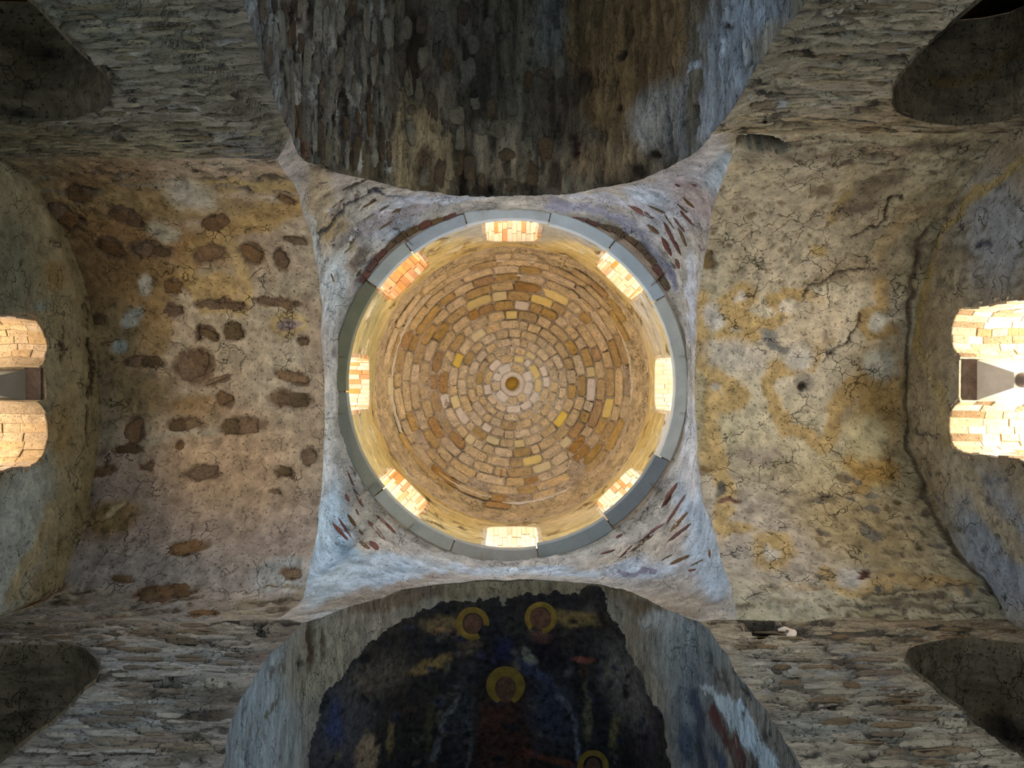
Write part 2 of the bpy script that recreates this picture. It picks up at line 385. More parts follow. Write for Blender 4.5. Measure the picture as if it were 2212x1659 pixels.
# west (left) barrel vault -------------------------------------------------
wfe = [
 ('s', [(60, 430), (200, 470), (330, 580), (420, 610)], 22, (148, 118, 56), .5, 0), ('s', [(230, 400), (420, 405), (640, 400)], 12, (160, 132, 68), .5, 0), ('b', 250, 620, 90, 40, 30, (142, 112, 54), .5, 0), ('b', 560, 470, 60, 24, -8, (172, 138, 66), .5, 0),
 ('b', 300, 850, 70, 60, 0, (146, 122, 76), .6, 0), ('b', 230, 1090, 60, 50, 0, (138, 112, 60), .6, 0),
 ('b', 60, 700, 190, 420, 0, (128, 116, 72), .5, 0), ('b', 190, 560, 160, 230, 25, (140, 108, 56), .45, 0),
 ('b', 360, 520, 170, 40, 12, (160, 122, 62), .5, 0), ('b', 330, 440, 240, 26, 4, (158, 130, 74), .5, 0), ('b', 480, 400, 180, 16, 0, (172, 146, 88), .5, 0),
 ('s', [(400, 590), (440, 520), (560, 470), (660, 440)], 22, (172, 138, 72), .4, 0),
 ('s', [(500, 520), (520, 560), (535, 640), (520, 668), (440, 665), (430, 620), (480, 600)], 15, YEL, .35, .004),
 ('b', 470, 625, 52, 36, 0, (180, 148, 84), .4, 0), ('b', 310, 660, 60, 90, 10, (150, 118, 62), .5, 0),
 ('b', 620, 704, 40, 26, 0, YEL, .25, 0), ('b', 622, 706, 22, 12, 0, (140, 120, 116), .3, .01),
 ('b', 248, 740, 60, 80, 0, (146, 122, 76), .4, 0), ('b', 256, 745, 17, 15, 0, (150, 158, 152), .35, -.01), ('b', 283, 688, 20, 22, 30, (172, 174, 160), .35, -.01), ('b', 310, 617, 14, 28, 0, (188, 182, 164), .3, -.01),
 ('b', 345, 730, 30, 45, 20, (158, 128, 76), .4, 0), ('b', 400, 990, 34, 24, 20, (176, 140, 88), .4, 0), ('b', 392, 995, 8, 8, 0, LIT, .3, 0),
 ('b', 400, 1120, 420, 130, 6, (160, 142, 128), .6, 0), ('b', 240, 1120, 70, 36, -10, (142, 116, 66), .35, 0), ('b', 250, 1100, 22, 5, -40, (190, 170, 120), .4, 0),
 ('b', 600, 1245, 60, 34, -12, (178, 184, 184), .5, 0), ('b', 380, 1310, 26, 12, -10, (198, 200, 204), .3, 0), ('b', 300, 1240, 300, 60, 4, (152, 144, 136), .6, 0),
 ('b', 250, 1330, 320, 40, 0, (140, 134, 126), .6, 0), ('b', 420, 880, 60, 26, 0, (150, 118, 66), .5, 0), ('b', 500, 1010, 160, 110, 0, (182, 150, 112), .7, 0),
 ('b', 410, 420, 60, 30, 20, (176, 168, 148), .5, 0), ('b', 350, 500, 34, 22, 20, (178, 168, 140), .4, 0),
 ('s', [(300, 960), (400, 930), (520, 925)], 9, (170, 156, 128), .5, 0),
]
for k in range(60):
    y = R.uniform(345, 420) if k % 2 else R.uniform(1262, 1336)
    wfe.append(('b', R.uniform(60, 640), y, R.uniform(16, 60), R.uniform(2, 6), R.uniform(-5, 5), R.choice([(140, 126, 100), (98, 86, 66), (112, 100, 80), (154, 140, 114)]), .4, R.choice([-.02, .012, -.01])))
holes_w = [(465, 480, 28, 18, -10), (545, 548, 30, 17, 25), (610, 562, 15, 27, -25), (600, 655, 52, 9, 8), (478, 660, 58, 9, 4), (455, 545, 34, 20, -12), (375, 620, 20, 17, 20), (375, 672, 22, 13, 0),
 (505, 717, 24, 20, 10), (450, 722, 24, 9, 25), (428, 722, 4, 17, 0), (420, 790, 40, 34, -12), (330, 540, 44, 14, 8), (240, 536, 32, 15, 25), (275, 470, 44, 13, 18), (170, 420, 30, 16, 20), (135, 465, 44, 22, 30),
 (485, 860, 18, 18, 0), (630, 862, 44, 17, 6), (635, 815, 36, 12, 10), (518, 920, 50, 20, -3), (400, 917, 40, 13, -8), (290, 930, 18, 30, 10), (275, 970, 32, 11, 0), (322, 1008, 17, 8, -25), (440, 1020, 36, 14, -2),
 (615, 1018, 20, 14, 0), (388, 964, 11, 8, -30), (405, 1183, 38, 14, -14), (355, 1280, 66, 16, -7), (265, 1250, 24, 8, 5), (100, 1275, 50, 10, -6), (220, 1020, 24, 9, -20), (595, 1062, 10, 8, 0),
 (440, 1325, 34, 6, 0), (310, 780, 42, 13, 0), (215, 690, 14, 12, 0), (640, 520, 26, 8, 15), (620, 430, 22, 8, 30), (236, 1336, 36, 9, 0), (630, 1240, 22, 12, 0), (655, 740, 14, 10, 0), (45, 470, 9, 36, 5), (668, 985, 14, 20, 0), (470, 818, 30, 5, -20)]
for (x, y, rx, ry, an) in holes_w: wfe.append(('b', x, y, rx * 1.1, ry * 1.1, an, (118, 92, 64), .22, -.028))

def ew_vault(name, cv, x0, x1, base, feats, nu, nv, amp, lab, inside):
    c = catmull(cv, nu)
    xs = np.linspace(x0, x1, nv)
    p = np.zeros((nu, nv, 3)); p[..., 0] = xs[None, :]; p[..., 1] = c[:, None, 0]; p[..., 2] = c[:, None, 1] + CAMZ
    o = surface(name, p, base, feats, M_vault, inside, amp)
    return tag(o, lab, 'vault', kind='structure'), c
LW, LE = -5.5, 5.25
vault_w, cw = ew_vault('barrel_vault', wc, XW, LW - .08, (PLA, (170, 146, 116), 1.6), wfe, 330, 150, .035,
    'tan plastered barrel vault with scattered brown stone patches, left of the dome', (-4, 0, 10))
efe = [
 ('b', 1830, 330, 300, 12, -3, (120, 106, 84), .5, -.02),
 ('b', 1700, 520, 200, 170, 10, (176, 164, 138), .7, 0), ('b', 1760, 760, 200, 150, 0, (200, 192, 170), .7, 0),
 ('b', 1640, 1150, 200, 120, 15, (176, 164, 148), .7, 0),
 ('s', [(1515, 650), (1520, 760), (1545, 820), (1530, 900), (1540, 990), (1570, 1060), (1560, 1150)], 19.5, YEL, .4, .004),
 ('s', [(1565, 650), (1580, 670), (1650, 700), (1680, 700), (1700, 680), (1665, 650), (1700, 632), (1760, 650), (1765, 680), (1730, 710), (1750, 730), (1790, 730)], 14.3, YEL, .3, .005),
 ('s', [(1560, 720), (1590, 745), (1630, 720), (1610, 690), (1565, 690)], 18.2, YEL, .3, .004), ('b', 1602, 640, 36, 30, 0, YEL, .3, .003), ('b', 1602, 640, 15, 13, 0, LIT, .3, 0),
 ('s', [(1760, 750), (1745, 785), (1700, 795), (1670, 790), (1660, 830), (1680, 880), (1700, 925), (1740, 935), (1780, 965), (1795, 940), (1800, 880), (1830, 830), (1890, 820)], 16.9, (184, 156, 96), .3, .006),
 ('s', [(1520, 780), (1560, 820), (1600, 850), (1560, 880), (1530, 860)], 19.5, YEL, .3, .004), ('b', 1545, 835, 12, 10, 0, LIT, .3, 0),
 ('s', [(1900, 520), (1900, 600), (1905, 660), (1860, 690), (1880, 720), (1930, 710)], 14.3, (184, 156, 96), .4, .004), ('s', [(1900, 530), (1960, 460), (2060, 440), (2130, 380), (2212, 340)], 16, (176, 156, 112), .4, 0),
 ('s', [(1840, 420), (1800, 480)], 12, (188, 164, 104), .5, 0), ('b', 1766, 540, 14, 13, 0, (186, 160, 94), .4, 0),
 ('b', 1880, 1010, 62, 34, 10, (184, 146, 58), .35, .004), ('b', 1860, 1050, 24, 16, 0, (178, 142, 66), .4, 0), ('b', 1900, 860, 70, 110, 0, (172, 140, 70), .7, 0), ('b', 1870, 950, 40, 50, 0, (196, 186, 140), .5, 0),
 ('b', 1670, 1190, 46, 38, 0, YEL, .35, 0), ('b', 1662, 1192, 20, 13, 10, LIT, .3, 0), ('b', 1590, 1145, 46, 14, 0, YEL, .4, 0), ('b', 1900, 1255, 40, 18, -20, (186, 148, 84), .4, 0),
 ('s', [(1780, 1240), (1820, 1275), (1880, 1270), (1920, 1240), (2000, 1255), (2090, 1270)], 16.9, (184, 156, 96), .4, .003), ('b', 1840, 1250, 36, 20, 0, (196, 192, 184), .4, 0),
 ('s', [(1820, 1350), (1930, 1390), (1990, 1400)], 14, (176, 150, 100), .5, 0),
 ('b', 1850, 1140, 150, 70, 25, (166, 148, 104), .6, 0), ('b', 1900, 790, 34, 34, 0, (186, 186, 170), .4, 0), ('b', 1895, 690, 16, 20, 30, (200, 200, 188), .3, 0),
 ('b', 1540, 680, 20, 30, 0, (198, 194, 184), .4, 0), ('b', 1590, 770, 60, 34, 10, (190, 184, 172), .5, 0), ('b', 1725, 770, 30, 30, 0, (196, 194, 188), .4, 0), ('b', 1700, 670, 18, 14, 0, LIT, .3, 0), ('b', 1740, 668, 12, 14, 0, LIT, .3, 0),
 ('b', 1850, 580, 80, 30, -6, (166, 150, 120), .4, -.02), ('b', 1790, 600, 60, 14, -20, (146, 132, 106), .4, -.01), ('b', 1528, 563, 22, 17, 10, (112, 92, 56), .2, -.05),
 ('s', [(1735, 645), (1765, 615), (1800, 590), (1870, 585)], 3.0, (84, 70, 52), .5, -.025), ('s', [(1840, 515), (1880, 495), (1905, 470), (1925, 435), (1950, 430)], 3.2, (80, 68, 50), .5, -.03),
 ('s', [(1825, 745), (1850, 700), (1855, 680)], 3.0, (96, 82, 60), .5, -.03), ('s', [(1780, 780), (1800, 755), (1830, 740)], 2.5, (110, 96, 74), .5, -.02),
 ('b', 1735, 825, 22, 22, 0, (150, 144, 132), .4, -.01), ('b', 1728, 835, 9, 8, 0, (50, 44, 36), .3, -.05), ('b', 1660, 725, 26, 16, 45, (136, 136, 134), .35, 0), ('b', 1680, 750, 26, 8, 20, (120, 122, 122), .35, 0),
 ('b', 1617, 985, 14, 7, 50, (104, 62, 52), .3, -.01), ('b', 1612, 975, 8, 5, 0, (104, 62, 52), .3, -.01), ('b', 1560, 1060, 14, 9, -30, (96, 92, 84), .3, 0), ('b', 1577, 1080, 26, 5, 10, (116, 84, 66), .3, 0), ('b', 1865, 1243, 13, 7, 0, (92, 56, 46), .3, -.01),
 ('b', 1775, 1085, 36, 9, -10, (112, 102, 82), .35, -.012), ('b', 1885, 1150, 30, 12, 25, (120, 116, 106), .35, -.01), ('b', 1640, 985, 60, 22, -5, (160, 148, 132), .5, 0), ('b', 1525, 1015, 18, 9, 0, (130, 100, 56), .4, -.02),
 ('s', [(2000, 500), (1975, 600), (1962, 700), (1956, 830), (1965, 960), (2000, 1080), (2080, 1200), (2180, 1310)], 6, (120, 104, 80), .7, -.03),  # dark stroke painted as the shadow line at the end-wall junction
 ('b', 1765, 700, 70, 50, -30, (192, 178, 152), .5, .01), ('b', 1780, 410, 30, 14, 0, (126, 112, 84), .4, -.01), ('b', 1850, 450, 50, 18, -20, (120, 106, 86), .5, -.02), ('b', 1900, 400, 60, 22, -15, (128, 114, 90), .5, -.02),
]
for k in range(70):
    x, y = R.uniform(1760, 2130), R.uniform(1010, 1340)
    efe.append(('b', x, y, R.uniform(5, 17), R.uniform(3, 7), 25 + R.uniform(-15, 15), R.choice([(116, 104, 84), (128, 112, 78), (122, 118, 108)]), .3, -.008))
for k in range(60):
    x, y = R.uniform(1530, 1800), R.uniform(340, 640)
    efe.append(('b', x, y, R.uniform(4, 12), R.uniform(2, 4), -20 + R.uniform(-15, 15), (128, 112, 86), .4, -.012))
for (l_, x0_, x1_, c_) in ((efe, 1560, 2150, (156, 138, 108)),):
    for k in range(60):      # coursed rubble shows through along both foots of the vault
        top_ = k % 2 == 0; x = R.uniform(x0_, x1_); y = R.uniform(292, 372) if top_ else R.uniform(1262, 1336)
        if l_ is wfe and top_: y += 46
        l_.append(('b', x, y, R.uniform(16, 60), R.uniform(2, 6), R.uniform(-5, 5), R.choice([c_, tuple(int(v * .7) for v in c_), tuple(int(v * .8) for v in c_), tuple(int(v * 1.1) for v in c_)]), .4, R.choice([-.02, .012, -.01])))
efe += [('b', 1650, 310, 52, 18, 4, (40, 33, 24), .12, -.3), ('b', 1600, 302, 16, 11, 0, (90, 76, 56), .2, -.12)]  # hole colours darkened to add shade inside the recess
vault_e, ce = ew_vault('barrel_vault', ec, XE, LE + .08, ((182, 172, 138), (166, 154, 112), 1.5), efe, 330, 150, .03,
    'pale plastered barrel vault with winding yellow mortar repairs, right of the dome', (4, 0, 10))

# ------------------------------------------------------------------ north and south arms (one skin from floor over the vault to floor)
def ns_arm(name, cv, el, er, y0, y1, base, feats, nu, nv, amp, lab, inside, mat=M_wns, rsc=(6, 1.2, 6), grain=((9, 1.6, 9), .42, .03)):
    pts = [q for q in el[::-1]][1:] + list(cv) + list(er)[:-1]
    c = catmull(pts, nu)
    fl = np.array([[el[-1][0], -1.5]]); fr = np.array([[er[-1][0], -1.5]])
    c = np.vstack([fl, c, fr])
    ys = y0 + (y1 - y0) * np.linspace(0, 1, nv) ** 1.15
    p = np.zeros((len(c), nv, 3)); p[..., 0] = c[:, None, 0]; p[..., 1] = ys[None, :]; p[..., 2] = c[:, None, 1] + CAMZ
    o = surface(name, p, base, feats, mat, inside, amp, rsc, grain=grain)
    return tag(o, lab, 'vault', kind='structure'), c, p
nfe = [('b', 600, 150, 110, 260, -8, (116, 112, 104), .5, 0), ('b', 700, 200, 150, 220, 0, (104, 98, 86), .5, 0),
 ('p', [(1150, -80), (1230, 120), (1262, 240), (1300, 300), (1390, 330), (1440, 250), (1500, 150), (1480, 60), (1480, -80)], (118, 96, 58), .2, .012),
 ('b', 1330, 60, 90, 200, 5, (122, 98, 56), .35, .0), ('b', 1190, 40, 34, 120, 0, (118, 118, 108), .5, .01), ('b', 1420, 250, 50, 80, 25, (150, 152, 146), .35, .004),
 ('b', 1545, 180, 60, 190, 20, (150, 158, 164), .5, 0), ('b', 1610, 60, 70, 140, 20, (142, 152, 160), .5, 0), ('b', 1500, 200, 16, 150, 5, (110, 104, 86), .4, -.02),  # side wall tinted blue, daylight mixed into its colour
 ('p', [(850, 400), (842, 320), (862, 230), (880, 120), (905, 180), (930, 240), (985, 300), (1005, 330), (960, 420), (900, 420)], (146, 128, 88), .2, .012),
 ('b', 960, 90, 90, 110, 0, (106, 96, 80), .5, -.01), ('b', 1030, 230, 50, 150, 10, (76, 68, 54), .45, -.03), ('b', 900, 120, 26, 120, 0, (60, 50, 36), .4, -.04), ('b', 1080, 320, 70, 60, 0, (132, 118, 92), .35, .01),
 ('b', 1200, 230, 56, 90, 0, (84, 74, 58), .45, -.03), ('b', 1130, 370, 60, 45, 0, (134, 118, 88), .4, .008), ('b', 1300, 345, 80, 40, 0, (138, 116, 80), .4, .005), ('b', 1010, 370, 14, 70, 0, (70, 56, 38), .35, -.03),
 ('b', 920, 370, 26, 60, 0, (92, 74, 50), .35, -.02), ('b', 1200, 380, 16, 40, 0, (72, 58, 42), .35, -.02), ('b', 1050, 410, 24, 14, 0, (70, 58, 44), .35, -.02), ('b', 1130, 405, 30, 12, 0, (80, 66, 50), .35, -.02),
 ('b', 1415, 333, 12, 10, 0, (46, 40, 30), .3, -.06), ('b', 1380, 370, 14, 14, 0, (60, 50, 36), .4, -.03), ('b', 1242, 318, 10, 26, 0, (60, 40, 34), .35, -.03), ('b', 1250, 190, 20, 40, 20, (66, 56, 40), .4, -.03),
 ('b', 570, 255, 22, 46, -12, (70, 60, 42), .4, -.03), ('b', 650, 330, 22, 26, 0, (104, 72, 44), .4, -.01), ('b', 1509, 230, 6, 20, 0, (44, 36, 30), .25, -.12), ('b', 1346, 120, 6, 10, 0, (50, 42, 34), .3, -.05), ('b', 1347, 230, 5, 9, 0, (50, 42, 34), .3, -.05), ('b', 1573, 55, 6, 9, 0, (50, 42, 34), .3, -.05), ('b', 735, 110, 12, 50, 0, (60, 48, 36), .4, -.03),
 ('b', 790, 360, 60, 40, 10, (96, 86, 60), .4, -.01), ('b', 1660, 90, 60, 30, -50, (150, 142, 120), .5, 0)]
for k in range(90):      # torn rubble left bare along the haunch
    x, y = R.uniform(520, 850), R.uniform(-20, 390)
    nfe.append(('b', x, y, R.uniform(2.5, 6), R.uniform(14, 46), R.uniform(-6, 3), R.choice([(60, 52, 40), (80, 66, 48), (150, 150, 140), (140, 136, 122), (66, 56, 44)]), .35, R.choice([-.03, -.02, .02, .03])))
for k in range(24):
    x, y = R.uniform(1480, 1700), R.uniform(-20, 300)
    nfe.append(('b', x, y, R.uniform(2, 5), R.uniform(12, 40), 8 + R.uniform(-5, 8), R.choice([(110, 112, 108), (96, 94, 86), (160, 174, 184)]), .35, R.choice([-.02, .015])))
arm_n, cn, pn = ns_arm('barrel_vault', nc_, NWe, NEe, YN, -6.8, ((112, 102, 80), (92, 82, 62), (2.2, 1.0, 2.2)), nfe, 440, 190, .05,
    'dark ragged barrel vault of bare rubble with an ochre plaster patch, above the dome in the photo', (0, -4, 9))
sfe = [('b', 560, 1560, 90, 240, -8, (150, 164, 166), .5, 0), ('b', 690, 1430, 60, 90, 40, (146, 142, 120), .5, 0), ('b', 1106, 1270, 330, 26, 0, (128, 118, 92), .4, 0),  # pale side blobs hold a blue daylight tint
 ('b', 850, 1300, 110, 16, -14, (116, 102, 82), .4, -.01), ('b', 1400, 1320, 50, 20, 20, (104, 92, 70), .4, -.01),
 ('b', 1490, 1400, 80, 90, 0, (134, 146, 148), .5, .0), ('b', 1500, 1560, 60, 160, 0, (112, 122, 128), .5, 0), ('b', 1420, 1340, 40, 22, 0, (150, 158, 158), .4, 0),
 ('p', [(1510, 1480), (1560, 1530), (1600, 1600), (1650, 1680), (1690, 1700), (1660, 1610), (1600, 1520), (1550, 1490)], (176, 196, 204), .2, .01),
 ('s', [(1540, 1540), (1570, 1590), (1610, 1660)], 14, (96, 56, 50), .3, 0), ('s', [(1500, 1500), (1510, 1560), (1520, 1680)], 12, (64, 74, 92), .5, 0), ('b', 1480, 1600, 16, 40, 0, (70, 84, 104), .5, 0), ('b', 1550, 1640, 12, 30, -25, (66, 80, 104), .5, 0),
 ('b', 1527, 1430, 8, 34, 0, (52, 44, 34), .2, -.14), ('b', 648, 1436, 7, 24, 0, (50, 42, 34), .2, -.14), ('b', 672, 1400, 9, 50, 0, (88, 74, 54), .4, -.02), ('b', 700, 1400, 6, 40, 0, (90, 78, 58), .4, -.02),
 ('b', 1620, 1470, 26, 60, -30, (120, 122, 116), .4, 0)]
for k in range(30):
    x, y = R.uniform(1530, 1780), R.uniform(1360, 1680)
    sfe.append(('b', x, y, R.uniform(2, 5), R.uniform(12, 40), -14 + R.uniform(-5, 5), R.choice([(90, 84, 74), (80, 72, 60), (150, 156, 156)]), .35, R.choice([-.02, .015])))
for k in range(20):
    x, y = R.uniform(500, 660), R.uniform(1380, 1680)
    sfe.append(('b', x, y, R.uniform(2, 4), R.uniform(10, 30), 10 + R.uniform(-5, 5), R.choice([(110, 104, 86), (130, 134, 130)]), .4, R.choice([-.012, .012])))
arm_s, cs, ps = ns_arm('barrel_vault', sc_, SWe, SEe, YS, 6.8, ((140, 136, 120), (124, 120, 106), (2.0, 1.0, 2.0)), sfe, 400, 170, .018,
    'barrel vault holding the dark fresco, its pale plaster sides tinted with blue daylight', (0, 4, 9), M_wns, (3, 1.2, 3), ((6, 2, 6), .16, .008))

# ------------------------------------------------------------------ pendentives
RK = 384.0; DK = 12.55
def ring_start(th):      # pixel radius where the pendentive plaster ends at the cornice (broken back at two corners)
    d = (math.degrees(th) + 180) % 360 - 180
    g = lambda c, w, h: h * math.exp(-((d - c) / w) ** 2)
    return RK - 2 + g(-47, 17, 22) + g(-132, 17, 16) + g(45, 26, 4) + g(135, 26, 3)
loop = []
def addp(x, y, D): loop.append((x, y, D + CAMZ))
for a in catmull(wc, 260)[::-1]: addp(XW, a[0], a[1])          # south end -> north end (left side)
def line3(a, b, n):
    for t in np.linspace(0, 1, n + 2)[1:-1]: addp(*[a[i] + (b[i] - a[i]) * t for i in range(3)])
line3((XW, YNW, DSP), (nc_[0][0], YN, nc_[0][1]), 8)
for a in catmull(nc_, 300): addp(a[0], YN, a[1])
line3((nc_[-1][0], YN, nc_[-1][1]), (XE, YNE, DSP), 8)
for a in catmull(ec, 260): addp(XE, a[0], a[1])
line3((XE, YS, DSP), (sc_[-1][0], YS, sc_[-1][1]), 8)
for a in catmull(sc_, 300)[::-1]: addp(a[0], YS, a[1])
line3((sc_[0][0], YS, sc_[0][1]), (XW, YS, DSP), 8)
loop = np.array(loop)
NPU, NPV = 1200, 90
L0 = resample(np.vstack([loop, loop[:1]]), NPU + 1)[:-1]
_a = np.degrees(np.arctan2(L0[:, 1], L0[:, 0])) % 360
k0 = int(np.argmin(np.where(L0[:, 0] > 0, np.abs(L0[:, 1]), 9)))
L0 = np.roll(L0, -k0, axis=0)
if L0[20, 1] < 0: L0 = np.roll(L0[::-1], 1, axis=0)
def crossing(axis, sgn):      # index where the loop crosses an axis
    m = np.where(L0[:, 1 - axis] * sgn > 0, np.abs(L0[:, axis]), 9); return int(np.argmin(m))
KX = [0, crossing(0, 1), crossing(1, -1), crossing(0, -1), NPU]
pp_ = np.zeros((NPU + 1, NPV, 3))
_u = np.unwrap(np.arctan2(L0[:, 1], L0[:, 0])); _u3 = np.concatenate([_u - 2 * math.pi, _u, _u + 2 * math.pi])
_k = np.exp(-(np.arange(-45, 46) / 16.0) ** 2); _k /= _k.sum()
TS = np.convolve(np.maximum.accumulate(_u3), _k, 'same')[NPU:2 * NPU + 1]
_l3 = np.tile(np.hypot(L0[:, 0], L0[:, 1]) - 2.4, 3); LS = np.convolve(_l3, _k, 'same')[NPU:2 * NPU + 1]
for i in range(NPU + 1):
    b = L0[i % NPU]; th = TS[i]; r = ring_start(th) / F * DK
    a = np.array([r * math.cos(th), r * math.sin(th), DK + CAMZ + .02])
    L = np.linalg.norm(b - a); t = np.linspace(0, 1, NPV)
    q = a[None] * (1 - t[:, None]) + b[None] * t[:, None]
    pp_[i] = q + np.array([math.cos(th) * .8, math.sin(th) * .8, .75])[None] * (max(LS[i], .05) * .30) * (4 * t * (1 - t))[:, None]
_raw = pp_.copy(); _n = NPU
for _rep in range(3):                      # round off the valleys in the corners, edges stay put
    _e = np.concatenate([pp_[:-1]] * 3); _kk = np.exp(-(np.arange(-60, 61) / 24.0) ** 2); _kk /= _kk.sum()
    _sm = np.stack([np.stack([np.convolve(_e[:, j, a_], _kk, 'same')[_n:2 * _n + 1] for a_ in range(3)], -1) for j in range(NPV)], 1)
    _w = (np.sin(np.pi * np.linspace(0, 1, NPV)) ** .6)[None, :, None]
    pp_ = _raw * (1 - _w) + _sm * _w if _rep == 0 else pp_ * (1 - _w) + _sm * _w
def build_pend(feats, base):
    q = seamwarp(pp_); nr = normals(pp_, (0, 0, 8)); px, py = topx(q)
    c, d = paint(q, px, py, base, feats, 7)
    fd = np.clip(np.minimum(np.arange(NPV), np.arange(NPV)[::-1]) / 5, 0, 1)[None, :]
    gn = fbm(q * np.array((5, 5, 14)), 55, 4, .65); c = c * (1 + .26 * np.clip(gn * 2.2, -1, 1))[..., None]
    q = q + nr * ((gn * .02 + rough(q, .03, 40, (2.6, 2.6, 2.6)) + rough(q, .012, 47, (11, 11, 11)) + d) * fd)[..., None]
    return q, c
def pend(lab, k, q, c):
    a, b = KX[k], KX[k + 1]; V = q[a:b + 1].reshape(-1, 3); n = b - a + 1
    idx = np.arange(n * NPV).reshape(n, NPV)
    Fq = np.stack([idx[:-1, :-1], idx[1:, :-1], idx[1:, 1:], idx[:-1, 1:]], -1).reshape(-1, 4)
    o = mkobj('pendentive', mkmesh('pendentive', V, Fq, M_pend, True, c[a:b + 1].reshape(-1, 3)))
    return tag(o, lab, 'pendentive', 'pendentives carrying the drum', 'structure')
PB = ((184, 174, 158), (172, 164, 154), 2.2)
nwf = [('b', 760, 470, 120, 60, -35, (176, 168, 152), .6, 0), ('b', 730, 510, 40, 50, -30, (176, 150, 92), .5, 0), ('b', 745, 575, 26, 26, 0, (160, 122, 66), .5, -.01), ('b', 690, 420, 30, 60, 0, (180, 160, 122), .5, 0),
 ('s', [(820, 405), (780, 425), (745, 445), (715, 480), (692, 510), (688, 540), (695, 600)], 3.6, (74, 72, 74), .5, -.03), ('s', [(800, 412), (850, 425), (900, 430), (960, 425)], 3.2, (80, 78, 84), .5, -.02),
 ('b', 720, 368, 40, 8, -5, (96, 78, 60), .4, -.02), ('b', 850, 480, 60, 40, -30, (176, 184, 192), .6, 0), ('b', 720, 620, 30, 90, 8, (178, 184, 182), .5, 0), ('b', 680, 520, 6, 60, -12, (184, 188, 182), .5, .01), ('b', 850, 470, 140, 16, -22, (160, 150, 150), .6, 0), ('b', 950, 430, 110, 8, -4, (176, 182, 192), .5, 0), ('b', 780, 560, 14, 30, 40, (126, 112, 96), .4, 0)]
nef = [('b', 1480, 420, 130, 60, -40, (184, 186, 194), .6, 0), ('b', 1555, 370, 26, 60, 22, (182, 198, 208), .5, 0), ('b', 1395, 425, 40, 22, 20, (186, 200, 214), .5, 0), ('b', 1500, 430, 60, 30, 40, (186, 170, 164), .6, 0),
 ('s', [(1190, 440), (1300, 452), (1370, 490), (1430, 560), (1460, 620)], 9, (150, 148, 164), .5, -.004), ('b', 1300, 430, 100, 9, 8, (194, 196, 204), .6, 0), ('b', 1494, 640, 9, 90, 0, (196, 200, 208), .5, 0), ('b', 1452, 600, 8, 26, -20, (124, 122, 140), .4, -.01)]
sef = [('b', 1510, 1150, 40, 120, -12, (176, 196, 214), .5, 0), ('b', 1385, 1225, 80, 26, -4, (182, 196, 212), .5, 0), ('b', 1550, 1240, 34, 50, 0, (176, 196, 212), .5, 0), ('b', 1440, 1170, 60, 30, -38, (186, 172, 154), .5, 0), ('b', 1350, 1190, 90, 18, -24, (184, 170, 150), .5, 0),  # bluish blobs carry a daylight tint in the paint
 ('s', [(1335, 1234), (1350, 1240), (1375, 1238), (1390, 1226), (1405, 1230)], 6, (136, 132, 150), .35, 0), ('b', 1480, 1300, 100, 14, 4, (170, 156, 136), .5, 0), ('b', 1450, 1320, 90, 12, 8, (150, 134, 112), .5, -.01), ('b', 1490, 970, 18, 100, -4, (196, 194, 194), .6, 0), ('b', 1200, 1235, 110, 10, 3, (176, 190, 204), .5, 0)]
swf = [('b', 700, 1180, 60, 150, 0, (166, 192, 210), .45, 0), ('b', 790, 1240, 150, 34, -8, (168, 190, 208), .45, 0), ('b', 720, 1230, 50, 30, 0, (184, 206, 222), .5, 0), ('b', 760, 1200, 26, 16, 0, (150, 174, 192), .4, 0), ('b', 1000, 1236, 130, 12, -2, (176, 190, 202), .5, 0),  # blue daylight from below is put into these plaster colours
 ('b', 800, 1110, 40, 70, -40, (184, 172, 152), .5, 0), ('b', 760, 1300, 120, 14, -14, (150, 140, 124), .5, -.008), ('b', 705, 1000, 12, 120, 4, (196, 200, 196), .6, 0), ('b', 712, 900, 12, 90, 0, (188, 182, 168), .6, 0), ('b', 880, 1262, 120, 7, -9, (160, 148, 134), .5, -.01), ('b', 705, 1130, 20, 60, 0, (180, 204, 220), .5, 0), ('b', 830, 1215, 40, 12, -10, (184, 202, 216), .4, 0)]
for (xa, ya, xb, yb, n_) in ((700, 400, 860, 560, 34), (1350, 400, 1530, 600, 34), (1330, 1060, 1530, 1250, 46), (700, 1000, 880, 1180, 30)):
    for k in range(n_):      # short slanting chips and streak marks of hidden brick courses
        x, y = R.uniform(xa, xb), R.uniform(ya, yb); an = math.degrees(math.atan2(y - 828, x - 1107)) + 90
        nwf.append(('b', x, y, R.uniform(5, 22), R.uniform(1.2, 2.6), an + R.uniform(-10, 10), R.choice([(120, 108, 100), (140, 124, 108), (206, 204, 202), (110, 92, 86)]), .4, R.choice([-.02, -.012, .008])))
nef.append(('b', 1590, 305, 26, 30, 30, (160, 146, 120), .4, 0))
qp, cp = build_pend(nwf + nef + sef + swf, PB)
pe_se = pend('pendentive with long slanting brick slivers, between fresco vault and right vault', 0, qp, cp)
pe_sw = pend('pendentive with a wide plaster patch tinted with blue daylight, between fresco vault and left vault', 1, qp, cp)
pe_nw = pend('pendentive with a long dark crack and ochre stains, between dark vault and left vault', 2, qp, cp)
pe_ne = pend('lilac-grey pendentive with red brick slivers, above a broken brick edge of the cornice', 3, qp, cp)

